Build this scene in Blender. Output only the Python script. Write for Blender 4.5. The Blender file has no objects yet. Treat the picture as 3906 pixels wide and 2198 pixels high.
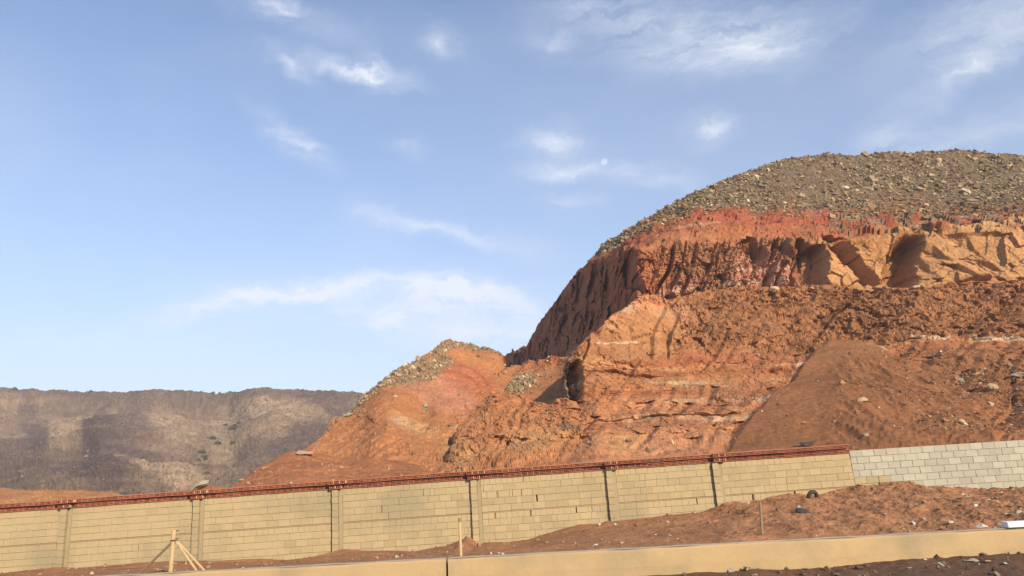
import bpy, math, random
import numpy as np
from mathutils import Vector, Matrix

R = math.radians
scene = bpy.context.scene
col = scene.collection
random.seed(7)
rng = np.random.default_rng(11)

# ------------------------------------------------------------------ camera
FPX, CX, CY = 2688.0, 1953.0, 1099.0          # focal length and centre, in photo pixels
PITCH, ROLL = R(14.9), R(3.15)
CAM = np.array([0.0, 0.0, 2.5])
fw = np.array([0, math.cos(PITCH), math.sin(PITCH)])
rt0 = np.array([1.0, 0, 0]); up0 = np.array([0, -math.sin(PITCH), math.cos(PITCH)])
rt = rt0 * math.cos(ROLL) - up0 * math.sin(ROLL)
up = up0 * math.cos(ROLL) + rt0 * math.sin(ROLL)
cam_d = bpy.data.cameras.new('camera')
cam = bpy.data.objects.new('camera', cam_d); col.objects.link(cam)
cam_d.sensor_width = 36; cam_d.lens = FPX / 3906 * 36
cam_d.clip_start = 0.1; cam_d.clip_end = 20000
m = Matrix.Identity(4)
for i in range(3):
    m[i][0] = rt[i]; m[i][1] = up[i]; m[i][2] = -fw[i]; m[i][3] = CAM[i]
cam.matrix_world = m
scene.camera = cam

# ------------------------------------------------------------------ light
SUN_AZ, SUN_EL = R(32), R(25)                 # sun behind the camera, to the right
sun_dir = Vector((math.sin(SUN_AZ) * math.cos(SUN_EL), -math.cos(SUN_AZ) * math.cos(SUN_EL), math.sin(SUN_EL)))
sl = bpy.data.lights.new('sun', 'SUN'); sl.energy = 5.0; sl.angle = R(0.53); sl.color = (1.0, 0.83, 0.62)
so = bpy.data.objects.new('sun', sl); col.objects.link(so)
so.rotation_euler = sun_dir.to_track_quat('Z', 'Y').to_euler()
so.location = (30, -40, 60)

scene.view_settings.view_transform = 'Standard'
scene.view_settings.look = 'None'
scene.view_settings.gamma = 1
scene.view_settings.use_curve_mapping = False
scene.view_settings.exposure = 0.52
scene.cycles.diffuse_bounces = 1


def px_dir(px, py):
    a = (np.asarray(px, float) - CX) / FPX; b = -(np.asarray(py, float) - CY) / FPX
    return fw + a[..., None] * rt + b[..., None] * up

def at(px, py, Y):
    """point at world distance Y (metres ahead) seen at photo pixel (px, py)"""
    d = px_dir(px, py)
    return CAM + d * (np.asarray(Y, float) / d[..., 1])[..., None]

AL = .74                                       # overall albedo level of the survey colours
K = 3906 / 2576.0                              # survey sheet units -> photo pixels

def build_world():
    w = bpy.data.worlds.new('World'); scene.world = w; w.use_nodes = True
    nt = w.node_tree; N = nt.nodes; L = nt.links; N.clear()
    out = N.new('ShaderNodeOutputWorld'); bg = N.new('ShaderNodeBackground')
    sky = N.new('ShaderNodeTexSky'); sky.sky_type = 'NISHITA'; sky.sun_disc = False
    sky.sun_elevation = SUN_EL; sky.sun_rotation = math.pi - SUN_AZ
    sky.air_density = 1.0; sky.dust_density = 0.3; sky.ozone_density = 3.8; sky.altitude = 300
    tc = N.new('ShaderNodeTexCoord')
    sep = N.new('ShaderNodeSeparateXYZ'); L.new(tc.outputs['Generated'], sep.inputs[0])
    az = N.new('ShaderNodeMath'); az.operation = 'ARCTAN2'; L.new(sep.outputs[0], az.inputs[0]); L.new(sep.outputs[1], az.inputs[1])
    el = N.new('ShaderNodeMath'); el.operation = 'ARCSINE'; L.new(sep.outputs[2], el.inputs[0])
    cmb = N.new('ShaderNodeCombineXYZ'); L.new(az.outputs[0], cmb.inputs[0]); L.new(el.outputs[0], cmb.inputs[1])
    # warp
    nz = N.new('ShaderNodeTexNoise'); nz.inputs['Scale'].default_value = 9; nz.inputs['Detail'].default_value = 8; nz.inputs['Roughness'].default_value = 0.66
    L.new(tc.outputs['Generated'], nz.inputs['Vector'])
    sb = N.new('ShaderNodeVectorMath'); sb.operation = 'SUBTRACT'; sb.inputs[1].default_value = (.5, .5, .5); L.new(nz.outputs['Color'], sb.inputs[0])
    sc = N.new('ShaderNodeVectorMath'); sc.operation = 'MULTIPLY'; sc.inputs[1].default_value = (.13, .085, 0); L.new(sb.outputs[0], sc.inputs[0])
    ad = N.new('ShaderNodeVectorMath'); ad.operation = 'ADD'; L.new(cmb.outputs[0], ad.inputs[0]); L.new(sc.outputs[0], ad.inputs[1])
    # streaky fibres
    mp = N.new('ShaderNodeMapping'); mp.inputs['Rotation'].default_value = (0, 0, R(-14)); mp.inputs['Scale'].default_value = (5, 22, 1)
    L.new(ad.outputs[0], mp.inputs['Vector'])
    fib = N.new('ShaderNodeTexNoise'); fib.inputs['Scale'].default_value = 1.6; fib.inputs['Detail'].default_value = 10; fib.inputs['Roughness'].default_value = 0.7
    L.new(mp.outputs[0], fib.inputs['Vector'])
    clouds = [(690, 18, 230, 45, 8, .55), (720, 160, 90, 28, 25, .45), (905, 188, 210, 34, 8, .75), (935, 175, 60, 45, 45, .3), (1110, 122, 65, 48, 10, .6),
              (1760, 85, 380, 120, 6, .55), (1900, 110, 260, 90, 0, .5), (1500, 30, 260, 70, 5, .35), (2440, 165, 260, 42, -22, .5), (2450, 70, 300, 90, -10, .4),
              (1370, 95, 110, 60, 10, .25), (745, 345, 150, 45, 30, .7), (1030, 360, 70, 34, 0, .3), (1390, 350, 120, 60, -5, .62),
              (1400, 432, 180, 36, -6, .78), (1610, 438, 190, 38, 8, .5), (1805, 325, 90, 50, 0, .65), (1080, 578, 240, 34, 10, .55),
              (1270, 610, 260, 50, 8, .35), (920, 545, 110, 60, 20, .25), (545, 768, 250, 34, -15, .85), (790, 722, 260, 34, -8, .9), (1080, 728, 330, 44, 4, .85), (1230, 790, 340, 120, 5, 1.0), (900, 775, 460, 80, 0, .55),
              (980, 812, 130, 28, 2, .45), (1200, 850, 400, 60, 0, .4), (1430, 508, 110, 26, 0, .3), (2230, 350, 110, 60, 10, .3), (2450, 325, 260, 60, 0, .4), (300, 860, 420, 60, -3, .2)]
    acc = None
    for (cx, cy, l, wd, ang, st) in clouds:
        d = px_dir(np.array(cx * K), np.array(cy * K)); d = d / np.linalg.norm(d)
        a0, e0 = math.atan2(d[0], d[1]), math.asin(d[2])
        mpb = N.new('ShaderNodeMapping'); mpb.vector_type = 'TEXTURE'
        mpb.inputs['Location'].default_value = (a0, e0, 0)
        mpb.inputs['Rotation'].default_value = (0, 0, R(-ang) - ROLL * .8)
        mpb.inputs['Scale'].default_value = (l * 1.15 * K / FPX / math.cos(e0), wd * 1.3 * K / FPX, 1)
        L.new(ad.outputs[0], mpb.inputs['Vector'])
        g = N.new('ShaderNodeTexGradient'); g.gradient_type = 'QUADRATIC_SPHERE'; L.new(mpb.outputs[0], g.inputs[0])
        mul = N.new('ShaderNodeMath'); mul.operation = 'MULTIPLY_ADD'; L.new(g.outputs['Fac'], mul.inputs[0]); mul.inputs[1].default_value = st * 1.55
        if acc: L.new(acc, mul.inputs[2])
        else: mul.inputs[2].default_value = 0
        acc = mul.outputs[0]
    # thin veil over the whole sky
    veil = N.new('ShaderNodeMapRange'); veil.inputs['From Min'].default_value = .45; veil.inputs['From Max'].default_value = .85; veil.inputs['To Max'].default_value = .16
    mp2 = N.new('ShaderNodeMapping'); mp2.inputs['Scale'].default_value = (1.4, 3.2, 3.2); L.new(tc.outputs['Generated'], mp2.inputs['Vector'])
    n2 = N.new('ShaderNodeTexNoise'); n2.inputs['Scale'].default_value = 1.6; n2.inputs['Detail'].default_value = 6; L.new(mp2.outputs[0], n2.inputs['Vector'])
    L.new(n2.outputs['Fac'], veil.inputs['Value'])
    fr = N.new('ShaderNodeMapRange'); fr.inputs['From Min'].default_value = .34; fr.inputs['From Max'].default_value = .68; fr.inputs['To Min'].default_value = .12; fr.inputs['To Max'].default_value = 1.0
    L.new(fib.outputs['Fac'], fr.inputs['Value'])
    mm = N.new('ShaderNodeMath'); mm.operation = 'MULTIPLY_ADD'; L.new(acc, mm.inputs[0]); L.new(fr.outputs[0], mm.inputs[1]); L.new(veil.outputs[0], mm.inputs[2])
    hz = N.new('ShaderNodeMath'); hz.operation = 'MULTIPLY'; L.new(el.outputs[0], hz.inputs[0]); hz.inputs[1].default_value = -3.5
    he = N.new('ShaderNodeMath'); he.operation = 'EXPONENT'; L.new(hz.outputs[0], he.inputs[0])
    hm = N.new('ShaderNodeMath'); hm.operation = 'MULTIPLY'; L.new(he.outputs[0], hm.inputs[0]); hm.inputs[1].default_value = .95; hm.use_clamp = True
    hmix = N.new('ShaderNodeMix'); hmix.data_type = 'RGBA'; L.new(hm.outputs[0], hmix.inputs[0]); L.new(sky.outputs[0], hmix.inputs[6]); hmix.inputs[7].default_value = HAZEC
    cl = N.new('ShaderNodeClamp'); cl.inputs['Max'].default_value = .85; L.new(mm.outputs[0], cl.inputs[0])
    mix = N.new('ShaderNodeMix'); mix.data_type = 'RGBA'
    L.new(cl.outputs[0], mix.inputs[0]); L.new(hmix.outputs[2], mix.inputs[6]); mix.inputs[7].default_value = CLOUD
    L.new(mix.outputs[2], bg.inputs['Color']); bg.inputs['Strength'].default_value = SKY
    L.new(bg.outputs[0], out.inputs['Surface'])

SKY = 0.15
CLOUD = (4.3, 4.5, 4.9, 1)
HAZEC = (3.15, 3.3, 3.65, 1)
build_world()

# ------------------------------------------------------------------ noise
def _h(ix, iy, iz, s):
    h = (ix.astype(np.uint32) * np.uint32(374761393) + iy.astype(np.uint32) * np.uint32(668265263)
         + iz.astype(np.uint32) * np.uint32(2147483647 ^ 0x5bd1e995) + np.uint32((s * 974634777) & 0xffffffff))
    h = (h ^ (h >> np.uint32(13))) * np.uint32(1274126177)
    h = (h ^ (h >> np.uint32(16))) * np.uint32(2246822519)
    return h ^ (h >> np.uint32(13))

def noise(p, f=1.0, seed=0):
    """value-gradient noise, about -1..1; p (...,3), f scalar or 3-vector"""
    q = p * np.asarray(f) + seed * 17.31
    i = np.floor(q).astype(np.int64); t = q - i
    u = t * t * t * (t * (t * 6 - 15) + 10)
    ix, iy, iz = i[..., 0], i[..., 1], i[..., 2]
    def c(dx, dy, dz):
        h = _h((ix + dx) & 0xffffffff, (iy + dy) & 0xffffffff, (iz + dz) & 0xffffffff, seed)
        gx = (h & np.uint32(1023)).astype(np.float32) / 511.5 - 1
        gy = ((h >> np.uint32(10)) & np.uint32(1023)).astype(np.float32) / 511.5 - 1
        gz = ((h >> np.uint32(20)) & np.uint32(1023)).astype(np.float32) / 511.5 - 1
        return gx * (t[..., 0] - dx) + gy * (t[..., 1] - dy) + gz * (t[..., 2] - dz)
    x0 = c(0,0,0) * (1-u[...,0]) + c(1,0,0) * u[...,0]
    x1 = c(0,1,0) * (1-u[...,0]) + c(1,1,0) * u[...,0]
    x2 = c(0,0,1) * (1-u[...,0]) + c(1,0,1) * u[...,0]
    x3 = c(0,1,1) * (1-u[...,0]) + c(1,1,1) * u[...,0]
    y0 = x0 * (1-u[...,1]) + x1 * u[...,1]; y1 = x2 * (1-u[...,1]) + x3 * u[...,1]
    return (y0 * (1-u[...,2]) + y1 * u[...,2]) * 1.5

def fbm(p, f=1.0, o=4, seed=0, g=.5):
    s = 0; a = 1; f = np.asarray(f, float)
    for k in range(o):
        s = s + a * noise(p, f, seed + k); a *= g; f = f * 2.03
    return s

def ridged(p, f=1.0, o=4, seed=0, g=.5):
    s = 0; a = 1; f = np.asarray(f, float)
    for k in range(o):
        s = s + a * (1 - 2 * np.abs(noise(p, f, seed + k))); a *= g; f = f * 2.07
    return s

def worley(p, f=1.0, seed=0):
    """returns F1 and a per-cell random value"""
    q = p * np.asarray(f); i = np.floor(q).astype(np.int64); t = q - i
    best = np.full(q.shape[:-1], 9.0); rid = np.zeros(q.shape[:-1]); b2 = best.copy()
    for dx in (-1, 0, 1):
        for dy in (-1, 0, 1):
            for dz in (-1, 0, 1):
                h = _h((i[...,0]+dx) & 0xffffffff, (i[...,1]+dy) & 0xffffffff, (i[...,2]+dz) & 0xffffffff, seed)
                ox = (h & np.uint32(1023)) / 1023.0; oy = ((h >> np.uint32(10)) & np.uint32(1023)) / 1023.0; oz = ((h >> np.uint32(20)) & np.uint32(1023)) / 1023.0
                d = (dx+ox-t[...,0])**2 + (dy+oy-t[...,1])**2 + (dz+oz-t[...,2])**2
                c = d < best
                b2 = np.where(c, best, np.minimum(b2, d)); best = np.where(c, d, best); rid = np.where(c, (h >> np.uint32(5)) % 997 / 997.0, rid)
    return np.sqrt(best), np.sqrt(b2), rid

def facets(p, f=1.0, seed=0, tilt=.9):
    """broken-rock relief: every cell is a flat, randomly tilted face; about -1..1"""
    f = np.asarray(f, float) * np.ones(3)
    q = p * f + .35 * noise(p, f * .9, seed + 3)[..., None]; i = np.floor(q).astype(np.int64); t = q - i
    best = np.full(q.shape[:-1], 9.0); val = np.zeros(q.shape[:-1])
    for dx in (-1, 0, 1):
        for dy in (-1, 0, 1):
            for dz in (-1, 0, 1):
                h = _h((i[...,0]+dx) & 0xffffffff, (i[...,1]+dy) & 0xffffffff, (i[...,2]+dz) & 0xffffffff, seed)
                ox = dx + (h & np.uint32(1023)) / 1023.0 - t[...,0]; oy = dy + ((h >> np.uint32(10)) & np.uint32(1023)) / 1023.0 - t[...,1]; oz = dz + ((h >> np.uint32(20)) & np.uint32(1023)) / 1023.0 - t[...,2]
                d = ox * ox + oy * oy + oz * oz
                h2 = h * np.uint32(2654435761); a = ((h2 >> np.uint32(3)) & np.uint32(255)) / 127.5 - 1; b = ((h2 >> np.uint32(11)) & np.uint32(255)) / 127.5 - 1; e = ((h2 >> np.uint32(20)) & np.uint32(255)) / 127.5 - 1
                c = d < best
                best = np.where(c, d, best); val = np.where(c, e * .5 + tilt * (ox * a + oz * b), val)
    return val

def sstep(a, b, x):
    t = np.clip((x - a) / (b - a), 0, 1); return t * t * (3 - 2 * t)

# ------------------------------------------------------------------ object helpers
def tag(o, label=None, cat=None, group=None, kind=None):
    if label: o['label'] = label
    if cat: o['category'] = cat
    if group: o['group'] = group
    if kind: o['kind'] = kind
    return o

def mesh_np(name, V, F, mats, colr=None, smooth=False, quads=True, link=True, attr='tint'):
    """V (n,3), F (m,4) or (m,3) numpy -> mesh object"""
    me = bpy.data.meshes.new(name)
    k = F.shape[1]
    me.vertices.add(len(V)); me.vertices.foreach_set('co', np.ascontiguousarray(V, dtype=np.float32).ravel())
    me.loops.add(F.size); me.loops.foreach_set('vertex_index', np.ascontiguousarray(F, dtype=np.int32).ravel())
    me.polygons.add(len(F)); me.polygons.foreach_set('loop_start', np.arange(0, F.size, k, dtype=np.int32))
    if smooth: me.polygons.foreach_set('use_smooth', np.ones(len(F), dtype=bool))
    if colr is not None:
        a = me.attributes.new(attr, 'FLOAT_COLOR', 'POINT')
        c4 = np.ones((len(V), 4), dtype=np.float32); c4[:, :colr.shape[1]] = colr * AL
        a.data.foreach_set('color', c4.ravel())
    me.update(calc_edges=True)
    if not smooth: me.shade_flat()
    if not isinstance(mats, (list, tuple)): mats = [mats]
    for mm in mats: me.materials.append(mm)
    if not link: return me
    o = bpy.data.objects.new(name, me); col.objects.link(o)
    return o

class MB:
    def __init__(s): s.v = []; s.f = []
    def box(s, x0, x1, y0, y1, z0, z1, jit=0):
        b = len(s.v)
        for z in (z0, z1):
            for (x, y) in ((x0, y0), (x1, y0), (x1, y1), (x0, y1)):
                s.v.append((x + random.uniform(-jit, jit), y + random.uniform(-jit, jit), z + random.uniform(-jit, jit)))
        for f in ((0,3,2,1),(4,5,6,7),(0,1,5,4),(1,2,6,5),(2,3,7,6),(3,0,4,7)): s.f.append(tuple(b + i for i in f))
        return s
    def tube(s, a, b, r0, r1=None, n=8, segs=1, wob=0):
        a = Vector(a); b = Vector(b); r1 = r0 if r1 is None else r1
        d = (b - a).normalized(); x = d.orthogonal().normalized(); y = d.cross(x)
        base = len(s.v)
        for k in range(segs + 1):
            t = k / segs; c = a.lerp(b, t) + x * random.uniform(-wob, wob) + y * random.uniform(-wob, wob); r = r0 + (r1 - r0) * t
            for i in range(n):
                an = 2 * math.pi * i / n; s.v.append(tuple(c + x * r * math.cos(an) + y * r * math.sin(an)))
        for k in range(segs):
            for i in range(n):
                j = (i + 1) % n; q = base + k * n
                s.f.append((q + i, q + j, q + n + j, q + n + i))
        s.f.append(tuple(base + i for i in reversed(range(n)))); s.f.append(tuple(base + segs * n + i for i in range(n)))
        return s
    def mesh(s, name, mat, bevel=0):
        me = bpy.data.meshes.new(name); me.from_pydata(s.v, [], s.f); me.materials.append(mat); me.update()
        if bevel:
            import bmesh
            bm = bmesh.new(); bm.from_mesh(me)
            bmesh.ops.bevel(bm, geom=list(bm.edges), offset=bevel, segments=1, affect='EDGES', clamp_overlap=True)
            bm.to_mesh(me); bm.free()
        return me
    def build(s, name, mat, parent=None, bevel=0):
        o = bpy.data.objects.new(name, s.mesh(name, mat, bevel)); col.objects.link(o)
        if parent: o.parent = parent
        return o

def inst(name, me, parent, loc, rot=(0, 0, 0), scl=(1, 1, 1)):
    o = bpy.data.objects.new(name, me); col.objects.link(o); o.parent = parent
    o.location = loc; o.rotation_euler = rot; o.scale = scl
    return o

# ------------------------------------------------------------------ materials
def mat_base(name, rough=.9, spec=.2):
    m = bpy.data.materials.new(name); m.use_nodes = True
    b = m.node_tree.nodes['Principled BSDF']; b.inputs['Roughness'].default_value = rough
    b.inputs['Specular IOR Level'].default_value = spec
    return m, m.node_tree.nodes, m.node_tree.links, b

def terrain_mat(name, fine=3.0, bump=.35, dist=.12, var=.35):
    """albedo from the survey attribute, broken up by procedural grain at three sizes, with procedural relief"""
    m, N, L, b = mat_base(name, .95, .1)
    at_ = N.new('ShaderNodeAttribute'); at_.attribute_name = 'tint'
    geo = N.new('ShaderNodeNewGeometry')
    n1 = N.new('ShaderNodeTexNoise'); n1.inputs['Scale'].default_value = fine; n1.inputs['Detail'].default_value = 8; n1.inputs['Roughness'].default_value = .7
    n2 = N.new('ShaderNodeTexNoise'); n2.inputs['Scale'].default_value = fine * .13; n2.inputs['Detail'].default_value = 4
    L.new(geo.outputs['Position'], n1.inputs['Vector']); L.new(geo.outputs['Position'], n2.inputs['Vector'])
    mr = N.new('ShaderNodeMapRange'); mr.inputs['From Min'].default_value = .3; mr.inputs['From Max'].default_value = .7
    mr.inputs['To Min'].default_value = 1 - var; mr.inputs['To Max'].default_value = 1 + var
    L.new(n1.outputs['Fac'], mr.inputs['Value'])
    mr2 = N.new('ShaderNodeMapRange'); mr2.inputs['From Min'].default_value = .3; mr2.inputs['From Max'].default_value = .7
    mr2.inputs['To Min'].default_value = .86; mr2.inputs['To Max'].default_value = 1.14
    L.new(n2.outputs['Fac'], mr2.inputs['Value'])
    mu = N.new('ShaderNodeMath'); mu.operation = 'MULTIPLY'; L.new(mr.outputs[0], mu.inputs[0]); L.new(mr2.outputs[0], mu.inputs[1])
    sc = N.new('ShaderNodeVectorMath'); sc.operation = 'SCALE'; L.new(at_.outputs['Color'], sc.inputs[0]); L.new(mu.outputs[0], sc.inputs['Scale'])
    L.new(sc.outputs[0], b.inputs['Base Color'])
    bp = N.new('ShaderNodeBump'); bp.inputs['Strength'].default_value = bump; bp.inputs['Distance'].default_value = dist
    L.new(n1.outputs['Fac'], bp.inputs['Height']); L.new(bp.outputs[0], b.inputs['Normal'])
    return m

def solid_mat(name, c, rough=.85, var=.15, scale=6, rnd=.15, bump=.2, dist=.01, spec=.25, metal=0, c2=None, streak=None, objspace=False):
    m, N, L, b = mat_base(name, rough, spec)
    b.inputs['Metallic'].default_value = metal
    geo = N.new('ShaderNodeNewGeometry'); vec = geo.outputs['Position']
    n1 = N.new('ShaderNodeTexNoise'); n1.inputs['Scale'].default_value = scale; n1.inputs['Detail'].default_value = 7; n1.inputs['Roughness'].default_value = .65
    L.new(vec, n1.inputs['Vector'])
    mx = N.new('ShaderNodeMix'); mx.data_type = 'RGBA'
    c2 = tuple(x * AL for x in (c2 or tuple(x * .6 for x in c))); c = tuple(x * AL for x in c)
    if streak: streak = (streak[0], tuple(x * AL for x in streak[1]), streak[2])
    mx.inputs[6].default_value = (*c2, 1); mx.inputs[7].default_value = (*c, 1)
    mr = N.new('ShaderNodeMapRange'); mr.inputs['From Min'].default_value = .5 - var * 1.6; mr.inputs['From Max'].default_value = .5 + .02; L.new(n1.outputs['Fac'], mr.inputs['Value'])
    L.new(mr.outputs[0], mx.inputs[0])
    oi = N.new('ShaderNodeObjectInfo')
    r = N.new('ShaderNodeMapRange'); r.inputs['To Min'].default_value = 1 - rnd; r.inputs['To Max'].default_value = 1 + rnd; L.new(oi.outputs['Random'], r.inputs['Value'])
    sc = N.new('ShaderNodeVectorMath'); sc.operation = 'SCALE'; L.new(mx.outputs[2], sc.inputs[0]); L.new(r.outputs[0], sc.inputs['Scale'])
    last = sc.outputs[0]
    if streak:
        n3 = N.new('ShaderNodeTexNoise'); n3.inputs['Scale'].default_value = streak[0]; n3.inputs['Detail'].default_value = 5; L.new(vec, n3.inputs['Vector'])
        m3 = N.new('ShaderNodeMapRange'); m3.inputs['From Min'].default_value = .5; m3.inputs['From Max'].default_value = .7; m3.inputs['To Max'].default_value = streak[2]; L.new(n3.outputs['Fac'], m3.inputs['Value'])
        mx2 = N.new('ShaderNodeMix'); mx2.data_type = 'RGBA'; L.new(m3.outputs[0], mx2.inputs[0]); L.new(last, mx2.inputs[6]); mx2.inputs[7].default_value = (*streak[1], 1)
        last = mx2.outputs[2]
    L.new(last, b.inputs['Base Color'])
    n4 = N.new('ShaderNodeTexNoise'); n4.inputs['Scale'].default_value = scale * 5; n4.inputs['Detail'].default_value = 6; L.new(vec, n4.inputs['Vector'])
    bp = N.new('ShaderNodeBump'); bp.inputs['Strength'].default_value = bump; bp.inputs['Distance'].default_value = dist
    L.new(n4.outputs['Fac'], bp.inputs['Height']); L.new(bp.outputs[0], b.inputs['Normal'])
    return m

M_hill = terrain_mat('hill_rock', 2.2, .6, .25, .32)
M_far = terrain_mat('far_ridge_gravel', .9, .8, .8, .42)
M_dirt = terrain_mat('red_dirt', 7.0, .6, .06, .28)
def stone_mat():
    m, N, L, b = mat_base('loose_stone', .9, .15)
    at_ = N.new('ShaderNodeAttribute'); at_.attribute_name = 'tint'
    geo = N.new('ShaderNodeNewGeometry')
    n1 = N.new('ShaderNodeTexNoise'); n1.inputs['Scale'].default_value = 5; n1.inputs['Detail'].default_value = 5; L.new(geo.outputs['Position'], n1.inputs['Vector'])
    mr = N.new('ShaderNodeMapRange'); mr.inputs['From Min'].default_value = .3; mr.inputs['From Max'].default_value = .7; mr.inputs['To Min'].default_value = .75; mr.inputs['To Max'].default_value = 1.2
    L.new(n1.outputs['Fac'], mr.inputs['Value'])
    sc = N.new('ShaderNodeVectorMath'); sc.operation = 'SCALE'; L.new(at_.outputs['Color'], sc.inputs[0]); L.new(mr.outputs[0], sc.inputs['Scale'])
    L.new(sc.outputs[0], b.inputs['Base Color'])
    return m
M_stone = stone_mat()

# ------------------------------------------------------------------ terrain sheets
def line(pts, x, smooth=0):
    p = np.array(pts, float)
    y = np.interp(x, p[:, 0], p[:, 1]); Y = np.interp(x, p[:, 0], p[:, 2])
    if smooth:
        k = np.hanning(smooth * 2 + 3); k /= k.sum(); n = len(k) // 2
        def sm(a): return np.convolve(np.pad(a, n, mode='edge'), k, mode='valid')
        y = sm(y) if smooth > 8 else y
        Y = sm(Y)
    return y, Y

def sheet(name, lines, x0, x1, dx, rows, shape, paint, mat, back=((8, -.6), (22, -6), (45, -28)), smooth=6, feather=3):
    """a hillside built from survey lines (top to bottom), each given as (x, y, distance); rows = cross rows between two lines.
    shape(P,N,x,y,v) -> displacement vectors in metres; paint(P,x,y,v,N) -> albedo"""
    xs = np.arange(x0, x1 + dx * .5, dx)
    LY = [line(l, xs, smooth) for l in lines]
    ys, Ys, vs = [], [], []
    for k in range(len(lines) - 1):
        for r in range(rows[k]):
            t = r / rows[k]
            ys.append(LY[k][0] * (1 - t) + LY[k + 1][0] * t); Ys.append(LY[k][1] * (1 - t) + LY[k + 1][1] * t); vs.append(np.full_like(xs, k + t))
    ys.append(LY[-1][0]); Ys.append(LY[-1][1]); vs.append(np.full_like(xs, len(lines) - 1.0))
    y = np.array(ys); Y = np.array(Ys); v = np.array(vs); x = np.broadcast_to(xs, y.shape).copy()
    P = at(x * K, y * K, Y)
    nb = len(back) * 2
    # the far side of the crest, falling away behind it
    top = P[0]; dirv = (top - CAM); dirv[:, 2] = 0; dirv /= np.linalg.norm(dirv, axis=1)[:, None]
    B = []
    pb = (0, 0)
    for (d, z) in back:
        for t in (.5, 1):
            dd = pb[0] + (d - pb[0]) * t; zz = pb[1] + (z - pb[1]) * t
            B.append(top + dirv * dd + np.array([0, 0, zz]))
        pb = (d, z)
    P = np.concatenate([np.array(B[::-1]), P]); 
    x = np.concatenate([np.repeat(x[:1], nb, 0), x]); y = np.concatenate([np.repeat(y[:1], nb, 0), y]); v = np.concatenate([np.zeros((nb, len(xs))), v])
    Nn = normals(P)
    D = shape(P, Nn, x, y, v)
    P2 = P + D
    N2 = normals(P2)
    C = np.clip(paint(P2, x, y, v, N2), .01, .9)
    r, c = P.shape[:2]
    idx = np.arange(r * c).reshape(r, c)
    F = np.stack([idx[:-1, :-1], idx[1:, :-1], idx[1:, 1:], idx[:-1, 1:]], -1).reshape(-1, 4)
    o = mesh_np(name, P2.reshape(-1, 3), F, mat, C.reshape(-1, 3), smooth=False)
    tag(o, kind='structure')
    return dict(o=o, P=P2, N=N2, x=x, y=y, v=v, nb=nb)

def normals(P):
    du = np.gradient(P, axis=1); dv = np.gradient(P, axis=0)
    n = np.cross(dv, du); l = np.linalg.norm(n, axis=-1, keepdims=True); l[l == 0] = 1
    n = n / l
    s = np.sign(-(n * (P - CAM)).sum(-1, keepdims=True)); 
    # keep one consistent side: majority towards the camera
    if s.mean() < 0: n = -n
    return n

def C3(r, g, b): return np.array([r, g, b])
def mixc(a, b, t): return a * (1 - t[..., None]) + b * t[..., None]
def blob(x, y, cx, cy, rx, ry, ang=0, w=0):
    c, s = math.cos(R(ang)), math.sin(R(ang)); dx = x - cx; dy = y - cy
    a = (dx * c + dy * s) / rx; b = (-dx * s + dy * c) / ry
    g = np.exp(-(a * a + b * b)); return np.clip(1.2 * g + w * np.sqrt(g), 0, 1)
def inpoly(x, y, pts, soft=6):
    """soft-edged polygon mask"""
    inside = np.zeros(x.shape, bool); dist = np.full(x.shape, 1e9)
    n = len(pts)
    for i in range(n):
        (xa, ya), (xb, yb) = pts[i], pts[(i + 1) % n]
        cond = ((ya > y) != (yb > y)) & (x < (xb - xa) * (y - ya) / (yb - ya + 1e-9) + xa)
        inside ^= cond
        l2 = (xb - xa) ** 2 + (yb - ya) ** 2 + 1e-9
        t = np.clip(((x - xa) * (xb - xa) + (y - ya) * (yb - ya)) / l2, 0, 1)
        dist = np.minimum(dist, np.hypot(x - xa - t * (xb - xa), y - ya - t * (yb - ya)))
    sd = np.where(inside, dist, -dist)
    return sstep(-soft, soft, sd)

ORANGE = C3(.52, .222, .092); RED = C3(.42, .118, .062); TAN = C3(.55, .325, .145); BROWN = C3(.285, .13, .056); PINK = C3(.56, .265, .17)
CREAM = C3(.64, .46, .29); DARKR = C3(.25, .075, .04); RUB = C3(.27, .195, .12); SOIL = C3(.42, .18, .078); TALUS = C3(.30, .132, .058)

def h1(i, seed):
    return (_h(i.astype(np.int64) & 0xffffffff, np.full(i.shape, 7, np.int64), np.full(i.shape, 3, np.int64), seed) % 1009) / 1009.0
def teeth(s, seed, drop=.14):
    """irregular spurs: each steps slowly back to the left of the next one; returns depth 0..1 and the spur number"""
    i = np.floor(s); 
    b0 = i + .75 * (h1(i, seed) - .5); b1 = i + 1 + .75 * (h1(i + 1, seed) - .5)
    i2 = np.where(s < b0, i - 1, np.where(s >= b1, i + 1, i))
    b0 = i2 + .75 * (h1(i2, seed) - .5); b1 = i2 + 1 + .75 * (h1(i2 + 1, seed) - .5)
    t = np.clip((s - b0) / (b1 - b0), 0, 1)
    return np.where(t < 1 - drop, t / (1 - drop), (1 - t) / drop), i2
def ledge(z, per, seed):
    """thin beds: each leans back upward and the next one steps out over it; 0..1"""
    s = z / per; i = np.floor(s); s0 = i + .5 * (h1(i, seed) - .5); i = np.where(s < s0, i - 1, i); a = i + .5 * (h1(i, seed) - .5); b = i + 1 + .5 * (h1(i + 1, seed) - .5)
    t = np.clip((s - a) / (b - a), 0, 1); return np.where(t < .85, t / .85, (1 - t) / .15) * (.25 + .75 * h1(i, seed + 1)), i
def aniso(P, sh, fx, fz, o=4, seed=0, g=.55):
    """ridged relief drawn out down the slope, leaning by sh"""
    q = np.stack([(P[..., 0] + sh * P[..., 2]) * fx, P[..., 1] * fx * .25, P[..., 2] * fz], -1)
    q = q + .5 * noise(P, .13, seed + 7)[..., None]
    return ridged(q, 1.0, o, seed, g)

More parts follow.
